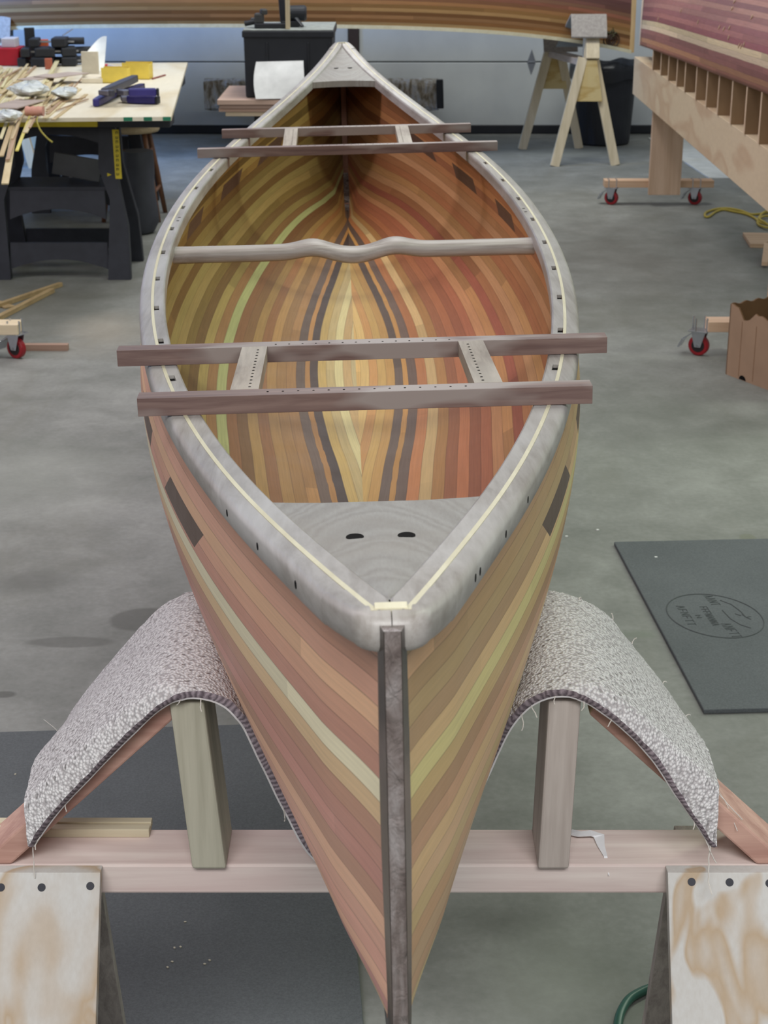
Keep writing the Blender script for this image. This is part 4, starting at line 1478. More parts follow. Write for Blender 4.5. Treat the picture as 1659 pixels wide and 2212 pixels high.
m = MB(); m.grid(rows); m.poly(rows[0][:20], [tuple(range(20))]); m.poly(rows[-1][:20], [tuple(range(20))]); m.build('foil_wrap', foil(), fb, smooth=False)
m = MB()
m.beam((x1 + .004, fy - .02, z1 + .01), (x1 + .012, fy - .01, z0 + .02), .05, .03, up=(0, 1, 0)); m.build('dark_end_tape', M['black_plastic'], fb, bevel=.006)
# crate carrying it, hidden behind the canoe
cr = MB().box(((x0 + x1) / 2 + .1, fy + .1, z0 / 2 - .004), (.50, .18, z0 - .010)).build('support_crate', wood('crate_wood', (150, 126, 96), (180, 152, 118), 'X'), None, bevel=.003)
tag(cr, 'low wooden crate carrying the foil-wrapped bundle, hidden behind the canoe', 'crate')

# ------------------------------------------------------------------ right: strip hull upside down on its forms and wheeled strongback
M['ply_box'] = plywood('ply_box', (222, 200, 168), (206, 176, 144), 'Y', 4.0, .6, .3)
M['ply_form'] = plywood('ply_form', (160, 132, 100), (138, 112, 84), 'Z', 3.0, .65, .4)
M['ply_cut'] = plain('ply_cut_edge', (208, 180, 152), .7)
sbk = thing('strongback', (1.6, 8.2, 0), 'long plywood strongback on a red-wheeled timber foot, with upright station forms', 'strongback')
ax0, ax1 = Vector((1.62, 10.25, 0)), Vector((1.545, 5.2, 0))       # axis far -> near
sdir = (ax1 - ax0).normalized(); sn = Vector((sdir.y, -sdir.x, 0));
if sn.x > 0: sn = -sn
HW = .125
m = MB(); p = [ax0 + sn * HW, ax0 - sn * HW, ax1 - sn * HW, ax1 + sn * HW]
quad_plate(m, p, .555, .772); m.build('box_beam', M['ply_box'], sbk, bevel=.002)
fpos = [9.27 / .96, 8.95 / .96, 8.69 / .96, 8.43 / .96, 8.17 / .96, 7.83 / .96, 7.54 / .96, 7.22 / .96, 6.87 / .96, 6.52 / .96, 6.22 / .96]
edges = [1411, 1429, 1446, 1465, 1483, 1508, 1532, 1558, 1588, 1620, 1653]
ztop_pts = []
for px in edges + [1684]:
    # form edge on the left face line of the beam
    r = ray(px, 160)
    # intersect plan line: ax0+sn*HW + sdir*t
    a0 = ax0 + sn * HW
    den = r.x * sdir.y - r.y * sdir.x
    t = (a0.x * sdir.y - a0.y * sdir.x) / den
    Pn = Vector((r.x * t, r.y * t, 0))
    ztop_pts.append(Pn)
hull_low = [(1383, 98), (1412, 108), (1500, 141), (1580, 172), (1659, 203), (1720, 232)]


def low_y(px):
    for (a, b), (c, d) in zip(hull_low, hull_low[1:]):
        if px <= c: return b + (d - b) * (px - a) / (c - a)
    return hull_low[-1][1]


for px, Pn in zip(edges + [1684], ztop_pts):
    z_up = ony(px, low_y(px), Pn.y).z + .03
    m = MB()
    a = Pn + sn * .004; b = Pn - sn * .22
    m.hexa([(a.x, Pn.y, .7725), (b.x, Pn.y, .7725), (b.x, Pn.y + .018, .7725), (a.x, Pn.y + .018, .7725), (a.x, Pn.y, z_up), (b.x, Pn.y, z_up), (b.x, Pn.y + .018, z_up), (a.x, Pn.y + .018, z_up)])
    fo = m.build('station_form', M['ply_form'], sbk)
    m = MB(); m.box((a.x - .0005, Pn.y + .009, (.7725 + z_up) / 2), (.002, .019, z_up - .773)); m.build('cut_edge', M['ply_cut'], fo)
    m = MB().box((a.x + .05, Pn.y + .030, .7725 + .03), (.05, .022, .058)); m.build('cleat', M['pine'], fo)
# far post, foot, casters
fy_ = 9.62


def turn(mb, cx, cy, ang):
    c, s = math.cos(ang), math.sin(ang)
    mb.v = [(cx + (p[0] - cx) * c - (p[1] - cy) * s, cy + (p[0] - cx) * s + (p[1] - cy) * c, p[2]) for p in mb.v]
    return mb


def caster(px, root, y, flip=1, z=.0, x=None, ang=1.05):
    x = ony(px, 400, y).x if x is None else x
    c = MB(); c.lathe((x - .014, y, .040), [(.018, 0), (.036, .001), (.040, .005), (.040, .023), (.036, .027), (.018, .028)], 24, 'X')
    w = turn(c, x, y, ang).build('caster_wheel', plain('wheel_red', (150, 22, 34), .4, .5), root)
    h = MB(); h.lathe((x - .015, y, .040), [(0, 0), (.024, 0), (.027, .002), (.027, .028), (.024, .030), (0, .030)], 20, 'X'); turn(h, x, y, ang).build('wheel_hub', plain('hub_dark', (40, 32, 34), .5), w)
    f = MB()
    for s in (-1, 1):
        f.prism([(-.030, .098), (.030, .098), (.012, .034), (-.012, .034)], (x + s * .0185 - .0015, y, 0), (0, 1, 0), (0, 0, 1), (.003, 0, 0))
    f.box((x, y, .098), (.062, .075, .005)); turn(f, x, y, ang).build('caster_fork', M['zinc'], root, bevel=.001)
    turn(MB().cyl((x - .022, y, .040), (x + .022, y, .040), .006, 10), x, y, ang).build('axle', M['steel'], root)
    b = MB(); b.beam((x, y + .025, .088), (x, y + .062,   .060), .034, .005, up=(0, 0, 1)); b.beam((x, y + .060, .062), (x, y + .078,   .028), .046, .006, up=(0, 0, 1)); turn(b, x, y, ang).build('brake_pedal', M['zinc'], root)
    for dx in (-.022, .022):
        for dy in (-.025, .025): MB().cyl((x + dx, y + dy, .100), (x + dx, y + dy, .150), .0035, 8).build('bolt', M['zinc'], root)
    return w


fx0, fx1 = ony(1305, 400, fy_).x, ony(1540, 400, fy_).x
MB().box(((fx0 + fx1) / 2, fy_ + .012, .121), (fx1 - fx0, .089, .040)).build('foot_beam', wood('foot_fir', (196, 160, 130), (216, 184, 156), 'X'), sbk, bevel=.002)
px0, px1 = ony(1402, 330, fy_).x, ony(1470, 330, fy_).x
MB().box(((px0 + px1) / 2, fy_ - .052, .31), (px1 - px0, .038, .49)).build('post', wood('post_fir', (186, 156, 130), (212, 184, 160), 'Z', .6, .25, .6, .2), sbk, bevel=.002)
for px in (1322, 1503): caster(px, sbk, fy_ - .005)
# near foot, its caster beside the cardboard box
ny = 6.235
nx0 = ony(1524, 720, ny).x
MB().box((nx0 + .32, ny + .0, .121), (.64, .089, .040)).build('foot_beam', wood('foot_fir2', (206, 174, 146), (222, 192, 166), 'X'), sbk, bevel=.002)
pnx = ony(1653, 610, ny).x
MB().box((pnx + .094, ny - .066, .31), (.187, .038, .49)).build('post', wood('post_fir2', (196, 164, 140), (216, 188, 164), 'Z', .6, .25, .6, .2), sbk, bevel=.002)
caster(1533, sbk, ny); caster(0, sbk, ny, x=nx0 + .56)

# the red cedar hull itself
RC = [(168, 112, 92), (186, 128, 100), (150, 100, 92), (160, 104, 100), (222, 202, 168), (214, 190, 156), (146, 92, 88), (166, 112, 104), (152, 98, 96), (172, 124, 112),
      (158, 106, 100), (166, 118, 108), (148, 98, 96), (176, 128, 114), (160, 112, 104), (150, 104, 98)] * 2
rmat = hull_mat('red_cedar_planking', 'strip', RC, .35, .6, False, 14.0)
kh = thing('strip_canoe_hull', (1.7, 8.0, .9), 'red cedar strip hull with a cream band, being built upside down on the forms', 'boat hull')
tip = Vector((1.545, 10.42, 0))
LE = [(1383, 98, 1.535), (1412, 108, 1.470), (1450, 122, 1.455), (1500, 141, 1.447), (1540, 157, 1.443), (1580, 172, 1.440), (1620, 188, 1.437), (1659, 203, 1.434), (1720, 232, 1.43), (1800, 275, 1.43)]
low = []
for (px, py, xx) in LE:
    r = ray(px, py); t = xx / r.x
    low.append(Vector((xx, r.y * t, CAMZ + r.z * t)))
low = [Vector(q) for q in catmull([tuple(p) for p in low], 8)]
cl0, cl1 = Vector((1.60, low[0].y, 0)), Vector((1.80, low[-1].y, 0))
NRW = 40


def kh_row(i):
    p = low[i]; n = len(low); t = i / (n - 1)
    axx = 1.555 + (1.80 - 1.555) * min(1, t * 1.1)
    hw = axx - p.x
    depth = .46 - .08 * min(1, t * 2)
    out = []
    for j in range(NRW + 1):
        a = j / NRW                     # 0 at the sheer, 1 at the keel
        ang = a * PI / 2
        full = min(1, t * 3)
        px_ = hw * (max(0.0, 1 - a ** (1.3 + 2.2 * full)) ** (.95 - .35 * full)) * (1 + .10 * full * math.sin(PI * min(1, a * 1.4)) * (1 - a))
        pz = depth * (a ** (1.0 - .15 * full))
        out.append((axx, px_, p.z + pz, p.y))
    return out


verts, faces, stv, alv = [], [], [], []
for side in (-1, 1):
    base = len(verts)
    for i in range(len(low)):
        row = kh_row(i); g = 0; prev = None
        for (axx, hx, z, y) in row:
            q = Vector((axx + side * hx, y, z))
            if prev is not None: g += (q - prev).length
            prev = q
            verts.append(q - Vector((1.7, 8.0, .9))); stv.append(g / .0245); alv.append(-y)
    for i in range(len(low) - 1):
        for j in range(NRW):
            a = base + i * (NRW + 1) + j; faces.append((a, a + NRW + 1, a + NRW + 2, a + 1))
me = bpy.data.meshes.new('planking'); me.from_pydata(verts, [], faces); me.materials.append(rmat)
for nm, dta in (('strip', stv), ('along', alv), ('girth', [0.0] * len(stv))):
    a = me.attributes.new(nm, 'FLOAT', 'POINT'); a.data.foreach_set('value', dta)
me.polygons.foreach_set('use_smooth', [True] * len(faces))
o = bpy.data.objects.new('planking', me); COL.objects.link(o); o.parent = kh
so = o.modifiers.new('solid', 'SOLIDIFY'); so.thickness = .006; so.offset = 0
# stem at the far end
m = MB(); row0 = kh_row(0)
m.tube([Vector((axx - hx * .2, y + .012, z)) for (axx, hx, z, y) in row0[::4]], .020, 8); m.build('outer_stem', wood('stem_pale', (206, 178, 150), (226, 204, 180), 'Z'), kh)
# planing marks / torn grain on the planking
rg = random.Random(11)
for q in range(16):
    i = rg.randrange(6, len(low) - 24); j = rg.randrange(12, 30)
    a = kh_row(i)[j]; b = kh_row(i)[min(j + 1, NRW)]
    P1 = Vector((a[0] - a[1] - .004, a[3], a[2])); P2 = Vector((b[0] - b[1] - .004, b[3] - .012, b[2] + .012))
    MB().tube([P1, P1.lerp(P2, .5), P2], [.0015, .004, .001], 6).build('filler_smear', plain('filler', (216, 186, 160), .7), kh)

# ------------------------------------------------------------------ left: plywood table on plastic sawhorses
TZ = .758
FR = onz(370, 252, TZ); BR = onz(405, 135, TZ)
td = (BR - FR).normalized(); tn = Vector((-td.y, td.x, 0))
if tn.x > 0: tn = -tn
TW = 1.22
table = thing('plywood_tabletop', (FR.x - .6, FR.y + 1.2, TZ - .018), 'pale plywood sheet laid as a work table with green marks on its front edge', 'table top')
ply_top = plywood('ply_top', (236, 228, 208), (222, 208, 178), 'Y', 2.4, .6, .25)
m = MB(); quad_plate(m, [FR, BR, BR + tn * TW, FR + tn * TW], TZ - .018, TZ); m.build('sheet', ply_top, table, bevel=.001)
green = plain('green_paint', (40, 120, 90), .7)
fd = (FR + tn * TW - FR).normalized()
for px0, px1 in ((268, 287), (311, 329), (352, 369)):
    a = ony(px0, 256, FR.y - .0006); b = ony(px1, 256, FR.y - .0006)
    m = MB(); c = (a + b) / 2; t_ = (c.x - FR.x) / fd.x; cy = FR.y + fd.y * t_
    m.box((c.x, cy - .0008, TZ - .0085), (b.x - a.x, .0022, .0165), math.atan2(fd.y, fd.x)); m.build('green_mark', green, table)

M['yellow'] = plain('yellow_plastic', (206, 186, 40), .45, .45)
M['horse'] = plain('sawhorse_plastic', (46, 48, 56), .5, .4, 0, .08, 20)


def plastic_horse(y0, xr, label):
    """folding plastic sawhorse; y0 = front face at the feet, xr = outer right edge at the feet"""
    XL = xr - .66
    root = thing('folding_sawhorse', ((XL + xr) / 2, y0 + .25, 0), label, 'sawhorse', 'black folding sawhorses under the table')
    xm = (XL + xr) / 2
    ht = TZ - .0185
    m = MB().box((xm + .035, y0 + .25 - .06, ht - .031), (.99, .16, .060)); m.build('top_rail', M['horse'], root, bevel=.006)
    m = MB().box((xm - .13, y0 + .105, ht - .031), (.66, .014, .052)); m.build('front_cap', M['yellow'], root, bevel=.003)
    # legs: boards that flare towards the feet, front pair and rear pair
    for (yt, yb, nm) in ((y0 + .13, y0, 'front'), (y0 + .25, y0 + .42, 'rear')):
        for s in (-1, 1):
            xo_b = xm + s * .33; xi_b = xo_b - s * .105
            xo_t = xm + s * .275; xi_t = xo_t - s * .075
            m = MB(); th = .045
            prof = [(0, xi_b, xo_b), (.10, xi_b + s * .004, xo_b - s * .001), (.24, xi_b + s * .012, xo_b - s * .006), (.36, xi_b + s * .018, xo_b - s * .030), (.50, xi_t - s * .006, xo_t - s * .0), (.70, xi_t, xo_t)]
            rows = []
            for (z, a, b) in prof:
                y = yb + (yt - yb) * z / .70
                rows.append([Vector((a, y, z)), Vector((b, y, z)), Vector((b, y + th, z)), Vector((a, y + th, z)), Vector((a, y, z))])
            m.grid(rows); m.poly(rows[0][:4], [(0, 1, 2, 3)]); m.poly(rows[-1][:4], [(0, 1, 2, 3)])
            m.build('leg', M['horse'], root, bevel=.004)

        def panel(z0, z1, arch, name, yo=.012):
            n = 14
            def inner(z): return .33 - .105 - .02 * z / .7 + .004
            P = []
            for i in range(n + 1):
                x = -inner(z1) + 2 * inner(z1) * i / n; P.append((x, z1))
            for i in range(n, -1, -1):
                q = i / n * 2 - 1; x = inner(z0) * q
                P.append((x, z0 + arch * (1 - q * q)))
            ym = yb + (yt - yb) * ((z0 + z1) / 2) / .70
            dy = (yt - yb) / .70 * (z1 - z0)
            mm = MB()
            n2 = len(P)
            pts = [Vector((xm + a, ym + (yt - yb) / .70 * (b - (z0 + z1) / 2) + yo, b)) for a, b in P] + [Vector((xm + a, ym + (yt - yb) / .70 * (b - (z0 + z1) / 2) + yo + .02, b)) for a, b in P]
            fs = []
            for i in range(n):
                fs.append((i, i + 1, n2 - 2 - i, n2 - 1 - i)); fs.append((n2 + i, n2 + i + 1, 2 * n2 - 2 - i, 2 * n2 - 1 - i))
            for i in range(n2):
                j = (i + 1) % n2; fs.append((i, j, j + n2, i + n2))
            mm.poly(pts, fs); return mm.build(name, M['horse'], root, bevel=0)
        panel(.045, .165, .045, 'lower_brace')
        panel(.60, .705, .045, 'upper_brace')
        panel(.27, .40, .045, 'middle_brace')
    m = MB().box((xm, y0 + .235, .405), (.46, .30, .018)); m.build('folding_shelf', M['horse'], root, bevel=.003)
    # vertical scale label on the right front leg
    lx0, lx1 = ony(237, 345, y0 + .06).x, ony(253, 345, y0 + .06).x
    zt, zb = .668, .452
    fy = lambda z: y0 + .13 * z / .70 - .0012
    sl = MB(); cx = (lx0 + lx1) / 2 + .006
    rows = [[Vector((cx - .015 - .010 * (1 - q) * -1, fy(zb + (zt - zb) * q), zb + (zt - zb) * q)), Vector((cx + .015 + .010 * (1 - q), fy(zb + (zt - zb) * q), zb + (zt - zb) * q))] for q in (0, .25, .5, .75, 1)]
    rows2 = [[a + Vector((0, .0015, 0)), b + Vector((0, .0015, 0))] for a, b in rows]
    sl.grid(rows); sl.grid(rows2); sl.grid([[a[0], b[0]] for a, b in zip(rows, rows2)]); sl.grid([[a[1], b[1]] for a, b in zip(rows, rows2)])
    lab = sl.build('scale_label', M['yellow'], root)
    rg = random.Random(2)
    for i in range(10):
        z = zb + .02 + (zt - zb - .035) * i / 9; x = cx + .006
        q = MB()
        h = .0065
        q.box((x - .004, fy(z) - .0006, z), (.003, .001, h * 2)); q.box((x + .004, fy(z) - .0006, z + .001), (.003, .001, h * 1.5)); q.box((x, fy(z) - .0006, z + (h if i % 2 else -h * .6)), (.010, .001, .0026))
        q.build('scale_mark', plain('mark_dark', (86, 84, 40), .6), lab)
    z = .47; x = cx - .032
    q = MB(); q.prism([(-.010, -.008), (.010, 0), (-.010, .008)], (x, fy(z) - .0005, z), (1, 0, 0), (0, 0, 1), (0, .001, 0)); q.build('pointer_mark', M['yellow'], root)
    return root


y0 = onz(260, 605).y
ph = plastic_horse(y0, onz(286, 600).x, 'black plastic folding sawhorse with yellow rail under the front of the plywood table')
sh = td * 1.75
dup(ph, loc=ph.location + Vector((sh.x, sh.y, 0)), label='second black plastic folding sawhorse deep in shadow under the back of the plywood table')

# wooden stool behind the table's right end
stool = thing('wooden_stool', (onz(315, 440).x, 9.2, 0), 'brown wooden stool with round rungs half hidden behind the sawhorse leg', 'stool')
sx, sy = stool.location.x, 9.2
wst = wood('stool_wood', (92, 62, 44), (134, 92, 66), 'Z', .45, .4)
SZ = .50
m = MB(); m.lathe((sx, sy, 0), [(0, SZ - .03), (.15, SZ - .03), (.158, SZ - .02), (.158, SZ - .006), (.15, SZ), (0, SZ)], 30); m.build('seat', wood('stool_seat', (170, 150, 120), (196, 178, 146), 'X', .5), stool)
lg = []
for (ax, ay) in ((-1, -1), (1, -1), (1, 1), (-1, 1)):
    a = Vector((sx + ax * .150, sy + ay * .150, 0)); b = Vector((sx + ax * .085, sy + ay * .085, SZ - .028)); lg.append((a, b))
    MB().tube([a, a.lerp(b, .5), b], [.013, .016, .013], 10).build('leg', wst, stool, smooth=True)
for f in (.30, .74):
    for i in range(4):
        a = lg[i][0].lerp(lg[i][1], f + .03 * (i % 2)); b = lg[(i + 1) % 4][0].lerp(lg[(i + 1) % 4][1], f + .03 * (i % 2))
        MB().cyl(a, b, .009, 10).build('rung', wst, stool)

# things stored under the table
gx = ony(282, 440, 8.55)
bn = thing('grey_storage_bin', (gx.x, 8.7, 0), 'dark grey crumpled storage bag standing behind the right sawhorse leg', 'bag')
rows = []
rg = random.Random(4)
for k in range(9):
    z = k / 8 * .42
    rr = .105 - .02 * (k / 8) + (-.03 if k == 0 else 0)
    rows.append([Vector((gx.x + .02 + rr * .9 * math.cos(t) * (1 + .06 * math.sin(3 * t + k)), 8.75 + rr * math.sin(t) * (1 + .05 * math.sin(4 * t + k * 2)), z + .008)) for t in [2 * PI * q / 24 for q in range(25)]])
m = MB(); m.grid(rows); m.poly(rows[0][:24], [tuple(range(24))]); m.poly(rows[-1][:24], [tuple(range(24))]); m.build('bag_body', plain('bag_grey', (66, 68, 76), .5, .3), bn, smooth=True)
pc = ony(180, 385, y0 + .36)
o = MB().box((ony(172, 385, y0 + .30).x, y0 + .25, .4152 + .052), (.22, .02, .10), 0, .0, .18).build('grey_sheet', plain('panel_grey', (96, 98, 100), .7), None, bevel=.001)
o.location.z += .014
tag(o, 'small grey sheet standing askew on the sawhorse shelf under the table', 'sheet')
pp = ony(165, 350, y0 + .34)
o = MB().box((pp.x, y0 + .34, .4152 + .0425), (.085, .004, .085), 0, .0, -.10).build('paper_card', plain('card_white', (190, 190, 186), .8), None)
o.location.z += .006
tag(o, 'white paper card behind the grey sheet on the sawhorse shelf', 'paper')

# ---- on the table top
wp = [wood('strip_pine_%d' % i, c1, c2, 'Y', .65, .25, 1.2, .2) for i, (c1, c2) in enumerate((((190, 172, 132), (214, 198, 160)), ((176, 152, 112), (204, 182, 142)), ((160, 130, 104), (188, 160, 132)), ((196, 184, 140), (220, 210, 170))))]
wy = wood('strip_yellow', (206, 192, 96), (222, 208, 116), 'Y', .6)


PLACED = []            # footprints already lying on the table: corners, top height


def rect(A, B, w):
    d = (B - A).normalized(); n = Vector((-d.y, d.x, 0)) * w / 2
    return [A - n, A + n, B + n, B - n]


def hits(p, q):
    for poly in (p, q):
        for i in range(4):
            e = poly[(i + 1) % 4] - poly[i]; ax = Vector((-e.y, e.x, 0))
            a = [v.dot(ax) for v in p]; b = [v.dot(ax) for v in q]
            if max(a) <= min(b) or max(b) <= min(a): return False
    return True


def rest_height(fp):
    z = TZ + .0004
    for q, top_ in PLACED:
        if hits(fp, q): z = max(z, top_ + .0004)
    return z


def stick(a, b, za, zb, w, h, mat, label, name='wood_strip', group='cedar strips heaped on the table'):
    """a strip laid flat on whatever already lies beneath it"""
    A, B = onz(a[0], a[1], TZ + .02), onz(b[0], b[1], TZ + .02)
    A.z = B.z = 0
    L = (B - A).length; ang = math.atan2(-(B - A).x, (B - A).y)
    fp = rect(A, B, w); z = rest_height(fp)
    PLACED.append((fp, z + h))
    c = (A + B) / 2; c.z = z + h / 2
    m = MB().box((0, 0, 0), (w, L, h)); o = m.build(name, mat, None, local=True)
    o.location = c; o.rotation_euler = (0, 0, ang)
    tag(o, label, 'wood strip', group)
    return o


Z1 = TZ + .006
# more strips making up the body of the heap
rg = random.Random(21)
spots = ['under the white bags', 'beneath the wide pale strip', 'at the left of the heap', 'in the middle of the heap', 'towards the back of the heap']
for i in range(30):
    cx, cy = rg.uniform(-25, 135), rg.uniform(158, 232)
    L = rg.uniform(30, 66); an = rg.uniform(.86, 1.08)
    a = (cx - L * math.cos(an) * .8, cy + L * math.sin(an) * .6); b = (cx + L * math.cos(an) * .8, cy - L * math.sin(an) * .6)
    a = (a[0], min(a[1], 247))
    stick(a, b, TZ + .005 + .0006 * i, TZ + .006 + .0006 * i, rg.uniform(.008, .018), .0035, wp[rg.randrange(4)], 'loose cedar strip in the lower layer of the heap on the table')

overhang = [((10, 386), (36, 240), .030, 0, 'long pale strip reaching lowest over the front edge of the table'), ((2, 330), (30, 246), .022, 1, 'tan strip overhanging the table edge left of the long pale strip'),
            ((16, 342), (48, 236), .018, 2, 'brownish strip overhanging just right of the long pale strip'), ((36, 320), (70, 232), .015, 4, 'yellow-green strip sticking out over the table edge'),
            ((54, 284), (84, 226), .024, 0, 'short wide strip end poking out right of the yellow-green strip'), ((26, 300), (56, 230), .012, 1, 'thin tan strip overhanging between the pale strip and the yellow-green strip'),
            ((1, 292), (20, 240), .016, 3, 'short cream strip overhanging at the far left edge'), ((64, 276), (92, 226), .012, 2, 'thin brown strip end beside the pink tied bundle')]
for i, (a, b, w, mi, lb) in enumerate(overhang):
    stick(a, b, TZ + .006 + .0012 * i, TZ + .008 + .002 * i, w * .8, .0045, wy if mi == 4 else wp[mi], lb)
lying = [((75, 244), (108, 172), .055, 0, 'wide pale strip at the middle of the heap pointing away', .03), ((100, 182), (126, 131), .03, 3, 'pale strip pointing back towards the black clamps', .045),
         ((20, 202), (52, 152), .040, 0, 'wide cream strip at the left of the heap', .03), ((0, 240), (17, 206), .020, 3, 'short pale strip by the left edge of the heap', .02),
         ((96, 247), (172, 184), .026, 0, 'long pale strip lying furthest to the front right of the heap', .012), ((114, 250), (186, 196), .022, 1, 'tan strip nearest the blue clamps', .012),
         ((102, 240), (140, 205), .018, 2, 'short brown strip in the right of the heap', .02), ((0, 202), (58, 160), .026, 1, 'tan strip lying crosswise at the left of the heap', .02),
         ((4, 186), (26, 146), .016, 3, 'thin greenish strip at the back left of the heap', .02), ((58, 228), (98, 186), .016, 1, 'thin tan strip beside the wide pale strip', .02),
         ((112, 224), (166, 186), .012, 1, 'thin strip crossing the right of the heap', .022), ((122, 232), (190, 208), .008, 2, 'slender dark strip in front of the blue clamps', .012),
         ((136, 214), (184, 205), .006, 2, 'tiny sliver lying nearest the clamp handle', .010), ((86, 196), (120, 150), .018, 3, 'pale strip leaning across the middle of the heap', .04),
         ((30, 180), (60, 140), .015, 0, 'short pale strip beside the red box', .02), ((146, 196), (182, 155), .008, 2, 'thin stick by the cream bracket', .012),
         ((6, 168), (40, 150), .014, 2, 'short brown strip below the red box', .02), ((62, 250), (100, 232), .016, 0, 'pale strip end tucked under the pink bundle', .010)]
for i, (a, b, w, mi, lb, dz) in enumerate(lying):
    stick(a, b, TZ + dz, TZ + dz + .004, w * .8, .0045, wp[mi], lb)
HEAP_TOP = max(q[1] for q in PLACED)
# flat cardboard scraps and crumpled clear bags on the heap
card = plain('card_grey', (176, 160, 152), .8)
for (px, py, w, d, rz, dz, lb) in ((36, 222, .14, .32, -.2, .040, 'greyish card scrap on the front left of the heap'), (88, 165, .11, .30, -.3, .044, 'greyish card scrap in the middle of the heap'), (134, 168, .14, .28, -.5, .030, 'brownish card scrap at the back right of the heap')):
    p = onz(px, py, TZ + dz); e_ = Vector((math.sin(-rz) * d / 2, math.cos(rz) * d / 2, 0)); q0 = Vector((p.x, p.y, 0)); fp = rect(q0 - e_, q0 + e_, w); zq = rest_height(fp); PLACED.append((fp, zq + .004)); o = MB().box((p.x, p.y, zq + .002), (w, d, .004), rz).build('card_scrap', card, None); tag(o, lb, 'card', 'card scraps on the heap')
bagm = plain('clear_bag', (206, 210, 208), .3, .6, 0, .12, 30)
for (px, py, r, lb, sd) in ((64, 204, .085, 'large crumpled whitish plastic bag in the middle of the heap', 1), (140, 196, .06, 'smaller crumpled whitish plastic bag at the right of the heap', 2), (12, 250, .06, 'crumpled whitish plastic at the front left corner of the heap', 3)):
    p = onz(px, py, TZ + .045); rows = []; rg = random.Random(sd)
    q0 = Vector((p.x, p.y, 0)); fp = rect(q0 - Vector((0, r * 1.9, 0)), q0 + Vector((0, r * 1.9, 0)), r * 2.3); p.z = rest_height(fp) + r * .40
    ph_ = [rg.uniform(0, 6) for _ in range(6)]
    for k in range(9):
        a = PI * k / 8
        rows.append([Vector((p.x + r * math.sin(a) * math.cos(t) * (1 + .18 * math.sin(3 * t + ph_[0] + k) + .1 * math.sin(7 * t + ph_[1])), p.y + 1.7 * r * math.sin(a) * math.sin(t) * (1 + .15 * math.sin(4 * t + ph_[2] - k)), p.z + .36 * r * math.cos(a) * (1 + .2 * math.sin(5 * t + ph_[3])))) for t in [2 * PI * q / 20 for q in range(21)]])
    o = MB().grid(rows).build('plastic_bag', bagm, None, smooth=False); tag(o, lb, 'bag', 'crumpled bags on the heap')
p0, p1 = onz(56, 241, TZ + .045), onz(94, 241, TZ + .045)
fp = rect(Vector((p0.x, p0.y, 0)), Vector((p1.x, p1.y, 0)), .066); p0.z = p1.z = rest_height(fp) + .024
rows = []
for i in range(11):
    t = i / 10; x = p0.x + (p1.x - p0.x) * t
    rows.append([Vector((x, p0.y + .030 * math.cos(a), p0.z + .020 * math.sin(a) * (1 + .12 * math.sin(i * 2)))) for a in [2 * PI * q / 14 for q in range(15)]])
m = MB().grid(rows); m.poly(rows[0][:14], [tuple(range(14))]); m.poly(rows[-1][:14], [tuple(range(14))])
tag(m.build('pink_wrap', plain('pink_tape', (206, 150, 132), .7), None, smooth=True), 'pinkish wrapping band around the strips at the table front', 'wrap')
cu = [onz(80, 254, TZ + .008), onz(78, 262, TZ - .0), ] 
cpt = [Vector((onz(81, 250, TZ + .010).x, FR.y - .02, TZ + .012)), Vector((onz(79, 256, TZ).x, FR.y - .07, TZ - .005)), Vector((onz(78, 262, TZ).x, FR.y - .09, TZ - .045)), Vector((onz(79, 270, TZ).x, FR.y - .085, TZ - .08)), Vector((onz(80, 276, TZ).x, FR.y - .075, TZ - .10))]
o = MB().tube(catmull([tuple(q) for q in cpt], 5), .004, 6).build('curled_shaving', wy, None, smooth=True); tag(o, 'curled yellow wood shaving hanging over the front table edge', 'shaving')

# back-left clutter: red box, orange block, black clamps
yb_ = onz(40, 143, TZ).y
def box_at(px0, px1, py_bot, h, d, mat, name, label, cat, rz=0.0, z=TZ + .0005, group=None, bevel=.004):
    a, b = onz(px0, py_bot, z), onz(px1, py_bot, z)
    o = MB().box(((a.x + b.x) / 2, a.y + d / 2, z + h / 2), (abs(b.x - a.x), d, h), rz).build(name, mat, None, bevel=bevel)
    return tag(o, label, cat, group)
rb = thing('red_box', (onz(18, 143, TZ).x, yb_ + .1, TZ + .0005), 'red box with a white label among the clutter at the back of the table', 'box')
a, b = onz(-14, 143, TZ), onz(42, 143, TZ)
MB().box(((a.x + b.x) / 2, a.y + .10, TZ + .0505), (b.x - a.x, .20, .098)).build('box_body', plain('red_plastic', (176, 26, 44), .45), rb, bevel=.006)
MB().box(((a.x + b.x) / 2 + .01, a.y + .10, TZ + .125), (.08, .12, .050)).build('white_label', plain('label_white', (206, 204, 212), .7), rb, bevel=.004)
rc = onz(52, 143, TZ)
MBo = box_at(43, 60, 142, .085, .05, plain('rust_brown', (120, 62, 36), .6), 'rusty_block', 'rust-brown block beside the red box on the table', 'block', .2)
oc = plain('orange_plastic', (214, 100, 52), .5)
oz = TZ + .0005
box_at(97, 113, 150, .060, .02, plain('orange_brown', (176, 98, 76), .6), 'clamp_pad', 'dull orange-brown pad in front of the orange block', 'pad', .15)
box_at(86, 106, 137.5, .135, .03, oc, 'orange_block', 'bright orange block standing among the black clamps', 'block', -.05)


